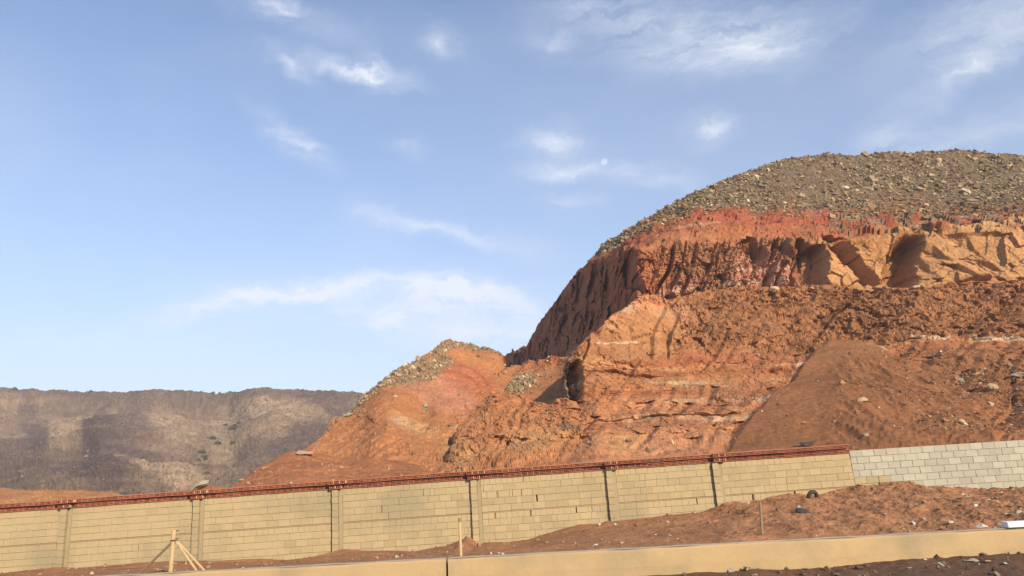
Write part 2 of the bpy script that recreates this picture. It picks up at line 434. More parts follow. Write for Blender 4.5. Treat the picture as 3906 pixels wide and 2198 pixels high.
# --- the big hill: upper part, down to the foot of its cliffs
sk = [(1262,905,240),(1275,893,236),(1300,889,228),(1314,884,222),(1330,866,215),(1350,848,205),(1390,770,186),(1440,700,168),(1490,650,154),(1507,632,150),(1511,617,148),(1530,603,147),(1560,588,145),(1640,545,142),(1740,490,141),(1860,440,143),(1960,405,146),(2080,387,148),(2150,393,150),(2240,384,150),(2330,379,150),(2400,378,150),(2480,384,150),(2576,388,150),(2740,398,150)]
rb = [(1262,908,238),(1275,895,234),(1330,874,213),(1390,778,183),(1440,708,164),(1490,655,149),(1522,640,143),(1560,620,137),(1611,592,132),(1650,571,129),(1700,553,127),(1740,542,126),(1790,532,125),(1850,528,124),(1900,546,123),(1960,530,123),(2050,545,122),(2150,548,121),(2300,560,120),(2450,558,119),(2576,548,119),(2740,548,119)]
rm = [(1262,910,235),(1275,898,230),(1330,880,207),(1390,786,174),(1440,718,155),(1490,668,139),(1520,656,130),(1560,651,119),(1600,646,112),(1640,636,111),(1715,619,110),(1800,613,110),(1840,611,110),(1900,606,110),(1967,602,109),(2000,606,109),(2100,612,108),(2200,603,108),(2320,597,107),(2450,585,106),(2576,580,105),(2740,575,105)]
bs = [(1262,930,234),(1290,928,226),(1320,922,208),(1400,905,166),(1440,882,151),(1480,852,138),(1520,825,126),(1560,800,115),(1600,772,107),(1630,756,106.5),(1680,754,106.5),(1740,744,106.5),(1800,738,106),(1850,737,104),(1950,744,103),(2050,724,102),(2200,739,101),(2330,729,100),(2450,707,100),(2576,714,99),(2740,714,98)]
fl = [(1262,1010,100),(1300,1012,98),(1340,1020,97),(1400,1030,97),(1440,960,100),(1500,900,100),(1600,820,99),(1700,790,99),(1850,790,98),(2100,780,97),(2400,770,96),(2740,770,95)]

def cliff_w(v, a, b, e=.12): return sstep(a - e, a + e, v) * (1 - sstep(b - e, b + e, v))

def shape_D(P, N, x, y, v):
    n1 = fbm(P, .035, 3, 3); n2 = fbm(P, .16, 4, 9)
    D = N * (n1 * .9 * sstep(0, .5, v) + n2 * .45)[..., None]
    cw = cliff_w(v, 2.0, 3.0, .07)
    rz = cliff_w(v, .9, 2.0, .1)
    back = np.zeros_like(P); 
    wx = x + 30 * noise(P, .05, 5) + 9 * noise(P, .16, 16) + 5 * noise(P, .3, 6) + (y - 660) * .22
    left = 1 - sstep(1980, 2060, x)
    lw = 1 - sstep(1600, 1640, x)
    t1, id1 = teeth(wx / 33.0, 21, .05); a1 = h1(id1, 4); a1 = np.clip(2.3 * a1 - .75, 0, 1.6)
    hz = .6 + .5 * noise(np.stack([id1 * 3.3, P[..., 2] * .12, id1 * 0], -1), 1.0, 88)
    slot = sstep(.58, .74, t1) 
    back[..., 1] += cw * left * (1 - lw) * (slot * a1 * np.clip(hz + .8 * noise(P, .22, 89), 0, 1.3) * 2.0 + (t1 - .5) * .5)
    t2, id2 = teeth((wx + 5 * noise(P, .5, 8)) / 12.0, 22, .2); am2 = np.clip(noise(np.stack([id2 * 1.7, P[..., 2] * .3, id2 * 0], -1), 1.0, 14) + .35, 0, 1.3)
    back[..., 1] += cw * left * (1 - lw) * .6 * sstep(.5, .7, t2) * am2 + rz * .06 * t2
    # the gully wall on the left: large dark bays between thin blades of rock
    t3, id3 = teeth((x + (y - 700) * .55 + 34 * noise(P, .05, 15) + 10 * noise(P, .2, 16)) / 58.0, 23, .1)
    back[..., 1] += cw * lw * (t3 - .4) * (1.0 + 5 * h1(id3, 24)) * np.clip(.7 + 1.2 * noise(P, .06, 25), 0, 1.5)
    back[..., 1] += cw * (facets(P, (.3, .3, .14), 31, 1.2) * 1.2 + facets(P, (.9, .9, .5), 32, 1.2) * .45 + facets(P, 2.1, 39, 1.2) * .2) * (.18 + .82 * left) - cw * left * (1 - lw) * .5
    back[..., 1] += -cw * aniso(P, .15, .5, .16, 4, 40) * .38 * (.2 + .8 * left)
    # massive sandstone alcoves on the right
    fq = facets(P, (.3, .2, .3), 79, 1.0)
    for (xa, xb, ya, yb, d, sl, cr) in ((1985, 2072, 618, 730, 6.5, -.06, .35), (2112, 2186, 628, 722, 4.6, .75, .75), (2226, 2318, 600, 722, 6.4, -.22, -.12), (2340, 2400, 652, 690, 1.5, 1.2, .6), (2505, 2545, 684, 712, 1.6, 1.6, .9), (2318, 2344, 660, 712, 1.3, .6, .6), (2400, 2470, 600, 640, .8, .8, .5), (1868, 1922, 616, 690, 3.2, .25, .3), (1935, 1980, 606, 655, 2.2, .3, .3), (1560, 1604, 652, 745, 5, .35, .2), (2440, 2520, 690, 712, .9, 1.5, .5)):
        xx = x - (y - (ya + yb) / 2) * sl + 9.0 * fq + 2.0 * noise(P, .7, 78)
        yy = y + 16 * fq + 4 * noise(P, .5, 71) + cr * (xb - x) * .6
        vm = sstep(ya - 6, ya + 20, yy) * (1 - sstep(yb - 22, yb + 4, yy))
        s = np.clip((xx - xa) / ((xb - xa) * .5), 0, 1) ** 1.3 * (1 - sstep(xb - 7, xb + 1, xx))
        back[..., 1] += d * s * vm * np.maximum(cw, (v > 1.9) * (v < 3.02))
    # sloping facets and joints in the smooth sandstone
    back[..., 1] += cw * (1 - left) * (facets(P, (.13, .1, .11), 34, 1.3) * 1.9 + facets(P, .4, 35, 1.3) * .5)
    # strata ledges, recessed softer beds
    zz = P[..., 2] + .5 * noise(P, .1, 60) 
    l1, _ = ledge(zz, 1.5, 61); l2, _ = ledge(zz, .55, 63)
    back[..., 1] += cw * (l1 * .35 + l2 * .2) * (.15 + .85 * left)
    # red shoulder: rounded rills and small pinnacles
    D += N * (rz * (ridged(P * np.array([1, .6, .6]), .22, 4, 50) * .38))[..., None]
    D += N * (sstep(0, .1, v) * (1 - sstep(.9, 1.1, v)) * fbm(P, .7, 3, 80) * .25)[..., None]
    D += N * (fbm(P, .9, 3, 90) * .13)[..., None]
    back[..., 1] += lw * cliff_w(v, 1.6, 3.0, .2) * (facets(P, (.16, .12, .1), 56, 1.4) * 5.0 + facets(P, (.45, .4, .2), 59, 1.3) * 1.5 - aniso(P, .4, .35, .12, 5, 55) * .8)
    D += N * (rz * (facets(P, .35, 57, 1.2) * .35 + sstep(1980, 2200, x) * facets(P, .25, 58, 1.3) * 1.1))[..., None]
    # pinnacles of the red shoulder biting into the rubble
    return D + back

def paint_D(P, x, y, v, N):
    w = noise(P, .12, 101) ; w2 = fbm(P, .35, 3, 104); w3 = fbm(P, .06, 3, 108)
    c = np.zeros(P.shape) + mixc(RUB * .8, mixc(RUB * .55, C3(.20, .12, .07) + 0 * P, sstep(.3, .9, v + .5 * w3)), np.clip(.5 + w2 * .5, 0, 1))
    tri, ti = teeth((x + 12 * noise(P, .08, 131)) / 38.0, 132, .45)
    redm = sstep(.9, 1.02, v + .07 * w2 + .10 * w + .26 * tri * h1(ti, 133) - .02)
    red = mixc(RED * .88 + 0 * P, ORANGE * .92 + 0 * P, np.clip(.05 + .45 * w3 + .75 * sstep(1.35, 1.95, v + .22 * w2 + .2 * w), 0, .85))
    red = mixc(red, CREAM * .9 + 0 * P, sstep(.93, .98, np.sin(P[..., 2] * .9 + w * 1.2)) * .5 * sstep(.0, .3, w3 + .4 * w2) * (v < 1.6))
    # right of 2000 the shoulder is mottled with rubble and pale outcrops
    rr = sstep(1980, 2150, x)
    red = mixc(red, RUB * 1.0 + 0 * P, rr * sstep(.05, .3, w2 + .15 - .25 * (v - 1)))
    red = mixc(red, TAN + 0 * P, rr * sstep(2150, 2350, x) * sstep(1.45, 1.7, v) * sstep(-.3, .1, w))
    c = mixc(c, red, redm)
    cl = sstep(1.93, 2.03, v + .03 * w2)
    zz = P[..., 2] + .6 * w
    cc = mixc(BROWN * 1.25 + 0 * P, ORANGE + 0 * P, np.clip(.62 + .6 * w2 + .3 * w3, 0, 1))
    cc = mixc(cc, C3(.33, .19, .10) + 0 * P, sstep(1660, 1760, x + 20 * w) * np.clip(.55 + .7 * w2, 0, 1) * .8)
    bands = np.sin(P[..., 2] * 2.9 + 1.2 * w3 + .5 * w2)
    cc = mixc(cc, RED + 0 * P, np.clip(.35 + .4 * w3 + .25 * np.sin(zz * 1.7), 0, 1) * .7)
    pk = np.clip(inpoly(x + 9 * w, y + 5 * w2, [(1630, 775), (1655, 728), (1690, 714), (1765, 706), (1745, 760)], 7) + inpoly(x + 9 * w, y + 5 * w2, [(1790, 760), (1845, 700), (1862, 648), (1950, 648), (2012, 690), (2000, 760)], 7), 0, 1)
    cc = mixc(cc, PINK + 0 * P, pk * .75)
    cc = mixc(cc, CREAM * 1.05 + 0 * P, pk * sstep(.45, .9, bands) * .6)
    cc = mixc(cc, RED * .9 + 0 * P, pk * sstep(.45, .8, -bands) * .45)
    sand = sstep(2030, 2075, x + 8 * w)
    s = mixc(TAN * np.array([.90, .72, .60]) + 0 * P, TAN * np.array([1., .93, .92]) + 0 * P, np.clip(.45 + .6 * w3 + .3 * sstep(2290, 2330, x), 0, 1))
    s = mixc(s, BROWN * 1.5 + 0 * P, sstep(.25, .7, w2) * .4)
    cc = mixc(cc, s, sand)
    dk = (1 - sstep(1590, 1640, x)) * .5  # shade of the gully wall, painted in as a darker red
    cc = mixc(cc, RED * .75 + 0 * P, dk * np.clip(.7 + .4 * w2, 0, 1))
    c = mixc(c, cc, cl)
    flr = sstep(2.93, 3.08, v)
    f = mixc(SOIL + 0 * P, ORANGE * .9 + 0 * P, np.clip(.4 + w, 0, 1))
    f = mixc(f, RUB * 1.2 + 0 * P, blob(x, y, 1312, 962, 42, 16, -25) * .8)
    return mixc(c, f, flr)

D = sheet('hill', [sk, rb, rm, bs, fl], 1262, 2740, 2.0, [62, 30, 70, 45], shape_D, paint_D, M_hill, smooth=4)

# --- the lower cut slope in front of the cliffs
et = [(1420,945,92),(1424,925,84),(1428,903,80),(1440,890,80),(1462,868,79),(1487,836,84),(1560,785,92),(1625,742,99),(1650,744,101),(1680,751,103),(1740,738,103.5),(1800,731,103.4),(1850,731,102),(1950,738,101),(2050,718,100),(2200,733,99),(2330,723,98),(2450,701,98),(2576,708,97),(2740,708,96)]
e1 = [(1420,965,90),(1428,950,80),(1470,918,77.5),(1560,906,80),(1650,897,84),(1750,885,86),(1900,886,87),(2000,905,86),(2100,890,86),(2300,864,86),(2450,858,85),(2576,852,84),(2740,848,83)]
e2 = [(1420,1012,84),(1428,1012,77),(1440,1012,75),(1500,1008,72),(1700,1012,71),(1900,1015,71),(2100,1005,70),(2300,992,70),(2576,985,69),(2740,980,68)]
e3 = [(1420,1115,66),(1500,1110,61),(1800,1095,61),(2100,1085,61),(2300,1080,60),(2576,1072,59),(2740,1068,58)]
e4 = [(1420,1215,50),(1600,1205,49),(2000,1190,48),(2300,1175,47),(2576,1160,46),(2740,1155,45)]
CONE = [(2085, 868), (2190, 872), (2420, 985), (2560, 1200), (1790, 1190), (1850, 1105), (1935, 1015), (2020, 930)]

def band_(v): return cliff_w(v, 0, 1.0, .08)
def shape_E(P, N, x, y, v):
    cone = inpoly(x + 5 * noise(P, .2, 210), y, CONE, 10)
    rough = 1 - .9 * cone
    tanc = inpoly(x, y, [(1440, 905), (1465, 850), (1560, 775), (1660, 760), (1710, 800), (1700, 895), (1560, 908), (1470, 920)], 10)
    D = N * (fbm(P, .05, 3, 203) * .9 + fbm(P, .2, 4, 209) * .4 * rough)[..., None]
    back = np.zeros_like(P)
    # lobes of the tan cliff
    t, ti = teeth((x + (y - 840) * .25 + 14 * noise(P, .1, 205)) / 52.0, 207, .12)
    back[..., 1] += tanc * t * (.2 + 2.6 * h1(ti, 208) ** 2) - tanc * np.clip(noise(P, .16, 219), -.2, 1) * 1.8 - tanc * aniso(P, .3, .4, .25, 4, 218) * .35
    # leaning ribs: bedding and tool marks sloping down to the left
    am = np.clip(.25 + 1.5 * noise(P, .09, 215), 0, 1.5)
    back[..., 1] += -rough * (1 - tanc * .6) * aniso(P, 1.1, .5, .22, 5, 206, .62) * (.16 + .30 * am) * (1 - .4 * sstep(2.0, 2.5, v))
    tt, ti = teeth((x + (y - 950) * .8 + 16 * noise(P, .12, 206)) / 40.0, 216, .25)
    back[..., 1] += rough * (1 - tanc) * tt * h1(ti + 40 * np.floor(v * 3), 217) ** 2 * 1.1
    band = cliff_w(v, 0, 1.0, .08)
    fa = facets(P, (.5, .5, .4), 231, 1.3) * .55 + facets(P, 1.1, 232, 1.3) * .35 + facets(P, 2.3, 233, 1.3) * .18
    scr = sstep(2010, 2120, x) * sstep(.95, 1.25, v)
    rough = rough * (1 - .6 * scr)
    back[..., 1] += rough * fa * (.30 + .85 * band_(v) * (1 - tanc) * np.clip(.9 + noise(P, .09, 234), .3, 1.4))
    D += N * (rough * ridged(P, .4, 5, 240, .62) * (.08 + .10 * band_(v) * (1 - tanc)))[..., None]
    zz = P[..., 2] + .4 * noise(P, .12, 260)
    zz = zz + .02 * P[..., 0]
    l1, _ = ledge(zz + .25 * noise(P, .35, 262), 1.9, 263); l2, _ = ledge(zz + .12 * noise(P, .6, 264), .62, 265)
    lm = np.clip(.75 + 1.3 * noise(P, .07, 267), 0, 1.4)
    back[..., 1] += rough * (l1 * 1.15 + l2 * .38) * (.2 + .8 * sstep(.85, 1.1, v)) * lm * (1 - tanc)
    # undercut below the tan cliff
    ov = inpoly(x, y, [(1590, 846), (1650, 838), (1690, 838), (1690, 850), (1600, 862)], 4)
    back[..., 1] += ov * .8
    # hollow behind the thin blade of the buttress
    hl = inpoly(x + 4 * noise(P, .5, 268) + 3 * noise(P, 1.2, 276), y + 9 * noise(P, .35, 269), [(1437, 935), (1448, 915), (1460, 905), (1466, 945), (1460, 985), (1450, 1008), (1440, 1014), (1436, 960)], 6)
    back[..., 1] += hl * (4 + 5 * facets(P, .5, 275))
    # crack at right edge
    crk = inpoly(x + 2 * noise(P, .8, 266), y, [(2540, 975), (2552, 975), (2566, 1035), (2558, 1060), (2548, 1030)], 3)
    back[..., 1] += crk * 1.6
    D += N * (fbm(P, 1.1, 3, 270) * .10 * (.5 + rough * .5))[..., None]
    # rilled lower right slope
    rl = sstep(2050, 2150, x) * sstep(1.1, 1.5, v)
    D += N * (rl * ridged(P * np.array([1, .35, .35]), .45, 3, 280) * .28)[..., None]
    mound = cone * (.6 + .4 * np.sin((x - 1850) / 260 * 2)) * 1.0
    D += N * (mound * .8)[..., None]
    bot = sstep(3.0, 4.0, v)
    return D * (1 - .4 * bot[..., None]) + back * (1 - bot[..., None])

def paint_E(P, x, y, v, N):
    w = noise(P, .12, 301); w2 = fbm(P, .4, 3, 304); w3 = fbm(P, .07, 3, 308)
    zz = P[..., 2] + .5 * w
    slope = mixc(ORANGE * .95 + 0 * P, BROWN * 1.6 + 0 * P, np.clip(.35 + .5 * w3 + .3 * w2, 0, 1))
    slope = mixc(slope, PINK * .92 + 0 * P, np.clip(.25 + .7 * w3, 0, 1) * (1 - sstep(2000, 2150, x)) * .5)
    slope = mixc(slope, TAN + 0 * P, sstep(.1, .6, w + .4 * w2) * .45)
    zs = zz + .02 * P[..., 0]; _, b1 = ledge(zs + .12 * w2, 1.9, 263); _, b2 = ledge(zs + .12 * w2, .62, 265)
    r1 = h1(b1, 268); r2 = h1(b2, 269); on = sstep(-.35, .1, w3 + .4 * w)
    slope = slope * (1 + (.30 * (r1 - .5) + .34 * (r2 - .5)) * on)[..., None]
    slope = mixc(slope, CREAM + 0 * P, (r2 > .86) * sstep(-.1, .3, w3 + .5 * w) * .55)
    slope = mixc(slope, RED * .8 + 0 * P, (r2 < .14) * sstep(-.1, .3, .2 - w3) * .5)
    band = 1 - sstep(.92, 1.04, v + .04 * w2)
    bnd = mixc(BROWN * 1.45 + 0 * P, ORANGE * .8 + 0 * P, np.clip(.45 + .6 * w2, 0, 1))
    c = mixc(slope, bnd, band * sstep(1650, 1800, x))
    c = mixc(c, BROWN * 1.2 + 0 * P, sstep(.1, .7, w3 + .3 * w2) * .35 * sstep(1650, 1900, x))
    brown = inpoly(x, y, [(1740, 770), (2140, 740), (2576, 740), (2740, 740), (2740, 860), (2300, 862), (2000, 905), (1800, 890), (1740, 850)], 25)
    c = mixc(c, mixc(BROWN * 1.5 + 0 * P, BROWN * .9 + 0 * P, np.clip(.4 + .6 * w2, 0, 1)), brown * .85)
    tanc = inpoly(x + 6 * w, y + 4 * w2, [(1436, 910), (1465, 850), (1560, 790), (1700, 770), (1716, 830), (1700, 895), (1560, 908), (1470, 925)], 9)
    tc = mixc(TAN * np.array([.88, .83, .78]) + 0 * P, ORANGE * .95 + 0 * P, np.clip(.42 + .5 * w2 + .5 * w3, 0, 1))
    c = mixc(c, tc, tanc * .6)
    # pale seam
    for (xa, ya, xb, yb, th) in ((2070, 890, 2230, 886, 4.5), (2290, 862, 2390, 858, 5), (2440, 858, 2740, 848, 8), (1610, 852, 1500, 868, 3), (2000, 1112, 2040, 1108, 3), (1940, 1098, 1890, 1095, 3), (2180, 905, 2000, 925, 3)):
        l = math.hypot(xb - xa, yb - ya); tx, ty = (xb - xa) / l, (yb - ya) / l
        a = (x - xa) * tx + (y - ya) * ty; d = np.abs(-(x - xa) * ty + (y - ya) * tx + 3 * w2 + 4 * w)
        k = (1 - sstep(th * .5, th, d)) * sstep(-6, 4, a) * (1 - sstep(l - 4, l + 6, a)) * sstep(-.35, 0, w2 + .25)
        c = mixc(c, CREAM * 1.02 + 0 * P, k)
    rl = sstep(2050, 2200, x) * sstep(1.05, 1.2, v)
    c = mixc(c, mixc(TALUS * 1.05 + 0 * P, ORANGE * .80 + 0 * P, np.clip(.16 + .45 * w2 + .3 * w, 0, 1)), rl * .92)
    cone = inpoly(x + 6 * w, y + 4 * w2, CONE, 9)
    c = mixc(c, TALUS + 0 * P, cone * .9)
    for (cx, cy, rx, ry, an) in ((1700, 1045, 70, 18, -35), (1790, 1020, 60, 14, -35), (1560, 960, 60, 14, -10), (1760, 755, 60, 14, -32), (1880, 1005, 40, 12, -40), (1610, 1075, 60, 14, -20), (1840, 925, 80, 12, -4)):
        c = mixc(c, TALUS * 1.35 + 0 * P, blob(x, y, cx, cy, rx, ry, an, .15 * w2) * .75)
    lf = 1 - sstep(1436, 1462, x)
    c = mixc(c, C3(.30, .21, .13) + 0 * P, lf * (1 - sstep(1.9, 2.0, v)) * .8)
    return c

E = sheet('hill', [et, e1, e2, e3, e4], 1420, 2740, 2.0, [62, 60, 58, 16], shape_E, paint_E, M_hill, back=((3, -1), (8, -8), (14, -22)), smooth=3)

# --- low ragged spur between the gully and the buttress
ft = [(1098,1225,58),(1112,1195,62),(1125,1160,65),(1160,1082,74),(1200,1042,80),(1226,1003,86),(1236,990,86),(1252,983,86),(1272,990,85),(1300,1000,83),(1340,1012,80),(1380,1020,78),(1400,1012,77),(1420,1006,76),(1440,1012,75),(1470,1016,76),(1540,1050,77)]
f1_ = [(1098,1228,57),(1125,1180,60),(1160,1115,66),(1226,1060,73),(1300,1050,73),(1380,1050,72),(1440,1045,71),(1540,1062,74)]
f2_ = [(1098,1235,54),(1125,1200,56),(1226,1140,60),(1300,1130,60),(1440,1125,60.5),(1540,1125,64)]
f3_ = [(1098,1260,48),(1226,1235,48),(1440,1215,48),(1540,1210,50)]
def shape_F(P, N, x, y, v):
    D = N * (fbm(P, .08, 3, 403) * .6 + fbm(P, .3, 4, 409) * .22)[..., None]
    back = np.zeros_like(P)
    back[..., 1] += -aniso(P, 1.0, .6, .3, 5, 406, .65) * .32
    tt, ti = teeth((x + (y - 1060) * .7 + 14 * noise(P, .14, 406)) / 30.0, 416, .25); back[..., 1] += tt * h1(ti, 417) ** 2 * .6
    back[..., 1] += facets(P, (.8, .8, .6), 431, 1.3) * .32 + facets(P, 1.8, 432, 1.3) * .18; l1, _ = ledge(P[..., 2] + .3 * noise(P, .3, 433), 1.4, 434); back[..., 1] += l1 * .7 * np.clip(.6 + noise(P, .12, 435), 0, 1.2)
    D += N * (ridged(P, .5, 4, 440, .6) * .12)[..., None]
    return D + back * (1 - sstep(2.2, 3, v))[..., None]
def paint_F(P, x, y, v, N):
    w = noise(P, .15, 501); w2 = fbm(P, .5, 3, 504); w3 = fbm(P, .08, 3, 508)
    c = mixc(ORANGE * 1.02 + 0 * P, SOIL * 1.1 + 0 * P, np.clip(.3 + .5 * w2, 0, 1))
    c = mixc(c, TAN + 0 * P, np.clip(sstep(.1, .6, w + .3 * w3) * .28 + .6 * blob(x, y, 1350, 1110, 70, 30, -10, .2 * w2) + .6 * blob(x, y, 1160, 1150, 30, 40, 20), 0, .85))
    c = mixc(c, PINK + 0 * P, sstep(.1, .6, w3) * .4)
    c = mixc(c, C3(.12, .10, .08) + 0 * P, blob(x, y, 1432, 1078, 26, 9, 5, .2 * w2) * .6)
    return c
# --- loose slope filling the gully
vt = [(1255,940,110),(1275,930,114),(1290,926,116),(1320,920,116),(1360,915,115),(1400,906,113),(1440,890,111),(1475,880,111)]
v1_ = [(1255,1030,95),(1300,1024,94),(1340,1030,92),(1440,1040,91),(1475,1040,91)]
def shape_V(P, N, x, y, v):
    top = blob(x, y, 1370, 915, 70, 12, -6)
    D = N * (fbm(P, .15, 3, 451) * .35 + fbm(P, .8, 3, 452) * .10 + top * ridged(P, .4, 4, 453, .6) * .6)[..., None]
    return D
def paint_V(P, x, y, v, N):
    w = noise(P, .2, 461); w2 = fbm(P, .5, 3, 462)
    c = mixc(SOIL * 1.1 + 0 * P, ORANGE * .85 + 0 * P, np.clip(.5 + .5 * w + .3 * w2, 0, 1))
    c = mixc(c, RED * .85 + 0 * P, blob(x, y, 1370, 915, 70, 10, -6, .2 * w2) * .6)
    return mixc(c, RUB * 1.1 + 0 * P, sstep(.3, .6, blob(x, y, 1312, 964, 40, 17, -28, .4 * w2)))
V_ = sheet('hill', [vt, v1_], 1255, 1475, 2.0, [60], shape_V, paint_V, M_hill, back=((3, -1.5), (8, -6), (14, -14)), smooth=3)
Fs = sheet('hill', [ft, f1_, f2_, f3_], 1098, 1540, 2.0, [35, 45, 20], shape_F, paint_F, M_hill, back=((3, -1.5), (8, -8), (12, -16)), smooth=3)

# --- the left knoll
gt = [(560,1262,84),(640,1225,82),(720,1165,80),(760,1137,80),(800,1112,82),(835,1094,86),(840,1082,89),(848,1070,91),(870,1046,94),(900,1018,98),(930,985,102),(965,955,105),(1000,930,108),(1060,890,112),(1085,881,113),(1100,868,115),(1125,855,117),(1160,862,118),(1200,873,119),(1250,885,120),(1266,893,121),(1271,896,122),(1275,925,130),(1310,960,130)]
g1_ = [(560,1275,80),(720,1190,75),(800,1130,77),(835,1112,80),(900,1060,86),(960,1010,90),(1000,1002,90),(1050,1012,91),(1100,985,97),(1150,978,100),(1200,962,104),(1250,948,108),(1271,945,112),(1310,975,122)]
g2_ = [(560,1290,72),(720,1210,70),(800,1170,72),(900,1120,75),(980,1080,77),(1060,1085,78),(1130,1085,82),(1180,1055,88),(1230,1010,95),(1310,1000,105)]
g3_ = [(560,1330,54),(720,1280,54),(1000,1250,55),(1130,1230,56),(1200,1210,62),(1310,1150,72)]
def shape_G(P, N, x, y, v):
    D = N * (fbm(P, .045, 3, 603) * .9 + fbm(P, .2, 4, 609) * .22)[..., None]
    back = np.zeros_like(P)
    spur = blob(x, y, 975 - (y - 1050) * .25, 1060, 46, 100, 0)
    back[..., 1] -= spur * 1.7
    hol = blob(x, y, 1060, 1040, 30, 40, 30); back[..., 1] += hol * 2.2
    crack = (1 - sstep(1, 4, np.abs(x - 1272 - (y - 905) * .12 + 2 * noise(P, .5, 611)))) * sstep(888, 896, y) * (1 - sstep(950, 980, y))
    back[..., 1] += crack * 2
    back[..., 1] += -aniso(P, .8, .35, .1, 4, 606) * .28 * np.clip(.2 + noise(P, .07, 615), 0, 1) * sstep(.5, 1.2, v)
    rgt = sstep(1080, 1160, x) * sstep(1.3, 2, v)
    D += N * (ridged(P, .5, 4, 640, .6) * (.08 + .1 * rgt) + facets(P, .9, 641, 1.2) * (.10 + .22 * rgt) + facets(P, .18, 642, 1.2) * .12)[..., None]
    D += N * (fbm(P, 1.2, 3, 670) * .07)[..., None]
    lip = blob(x, y, 850, 1072, 26, 10, -40); D += N * (lip * ridged(P, .8, 3, 680) * .5)[..., None]
    return D + back
def paint_G(P, x, y, v, N):
    w = noise(P, .12, 701); w2 = fbm(P, .4, 3, 704); w3 = fbm(P, .06, 3, 708)
    c = mixc(ORANGE * .97 + 0 * P, SOIL * 1.1 + 0 * P, np.clip(.4 + .5 * w3, 0, 1))
    arc = np.hypot((x - 1130) / 1.2, (y - 1010) * 1.0)
    c = mixc(c, RED + 0 * P, inpoly(x + 8 * w, y + 6 * w2, [(1110, 935), (1150, 915), (1200, 925), (1240, 955), (1245, 985), (1200, 1000), (1160, 985), (1110, 985)], 12) * (.35 + .5 * sstep(.1, .7, np.sin(arc / 3.4 + w))))
    c = mixc(c, PINK + 0 * P, inpoly(x + 8 * w, y + 6 * w2, [(1010, 980), (1080, 945), (1130, 960), (1190, 990), (1210, 1020), (1180, 1060), (1120, 1040), (1050, 1000)], 14) * .55)
    c = mixc(c, TAN + 0 * P, blob(x, y, 1050, 1085, 50, 22, 25, .2 * w2) * .75)
    c = mixc(c, CREAM + 0 * P, blob(x, y, 1010, 1066, 18, 9, 20, .2 * w2) * .6)
    c = mixc(c, TAN + 0 * P, blob(x, y, 1135, 1170, 25, 60, -20, .2 * w2) * .5)
    c = mixc(c, CREAM * .95 + 0 * P, blob(x, y, 1150, 1088, 14, 10, 0, .1 * w2) * .6)
    c = mixc(c, BROWN * 1.5 + 0 * P, np.clip(blob(x, y, 1060, 1035, 50, 12, 22, .2 * w2) + blob(x, y, 980, 1000, 60, 9, 3, .2 * w2), 0, 1) * .5)
    rub = np.clip(inpoly(x + 10 * w, y + 6 * w2, [(905, 1005), (985, 930), (1060, 893), (1115, 890), (1150, 915), (1120, 930), (1090, 960), (1030, 975), (960, 985), (925, 1010), (880, 1050)], 7) + inpoly(x, y, [(1080, 885), (1100, 860), (1160, 850), (1262, 880), (1262, 890), (1210, 886), (1150, 876), (1125, 885), (1115, 895)], 5), 0, 1)
    c = mixc(c, mixc(RUB * 1.05 + 0 * P, SOIL + 0 * P, np.clip(.25 + .5 * w2, 0, 1)), rub * .85)
    return c
G = sheet('hill', [gt, g1_, g2_, g3_], 560, 1310, 2.0, [60, 45, 60], shape_G, paint_G, M_hill, back=((6, -1.0), (16, -7), (35, -25)), smooth=3)

# --- dirt heap in front of the knoll
ht = [(470,1262,60),(575,1229,60),(640,1182,62),(700,1148,64),(735,1138,65),(770,1134,65),(800,1140,66),(860,1150,66),(1000,1158,65),(1100,1180,63),(1130,1200,62),(1180,1240,60)]
h1_ = [(470,1290,52),(575,1262,52),(700,1210,53),(860,1205,53),(1100,1220,53),(1180,1255,53)]
h2_ = [(470,1340,42),(700,1310,42),(1180,1290,43)]
def shape_H(P, N, x, y, v):
    D = N * (fbm(P, .12, 3, 803) * .35 + fbm(P, .5, 4, 809) * .16 + ridged(P, 1.1, 3, 840, .6) * .05)[..., None]
    return D * (.25 + .75 * sstep(0, .15, v))[..., None]
def paint_H(P, x, y, v, N):
    w2 = fbm(P, .5, 3, 904); w3 = fbm(P, .1, 3, 908)
    c = mixc(C3(.46, .195, .085) + 0 * P, C3(.33, .14, .065) + 0 * P, np.clip(.4 + .5 * w2 + .3 * w3, 0, 1))
    return c
H = sheet('dirt_heap', [ht, h1_, h2_], 470, 1180, 2.2, [45, 20], shape_H, paint_H, M_hill, back=((4, -.8), (10, -4), (16, -9)), smooth=6)

# --- orange cut bank at far left
it = [(-90,1226,78),(0,1227,78),(60,1232,77),(130,1238,76),(200,1236,75),(280,1243,73),(350,1252,70),(420,1244,67),(470,1232,65),(520,1221,63),(560,1224,62),(620,1246,62)]
i1_ = [(-90,1262,66),(350,1268,60),(620,1262,56)]
i2_ = [(-90,1350,48),(620,1330,44)]
def shape_I(P, N, x, y, v):
    D = N * (fbm(P, .15, 3, 1003) * .35 + ridged(P * np.array([1, .5, .5]), .35, 4, 1009) * .25 * (1 - sstep(380, 480, x)))[..., None]
    return D * (.3 + .7 * sstep(0, .15, v))[..., None]
def paint_I(P, x, y, v, N):
    w2 = fbm(P, .5, 3, 1104); w3 = fbm(P, .12, 3, 1108)
    c = mixc(ORANGE + 0 * P, TAN + 0 * P, np.clip(.3 + .6 * w3 + .3 * w2, 0, 1))
    return mixc(c, SOIL + 0 * P, sstep(400, 470, x))
I_ = sheet('cut_bank', [it, i1_, i2_], -90, 620, 2.2, [25, 18], shape_I, paint_I, M_hill, back=((4, -.8), (14, -3), (30, -8)), smooth=6)

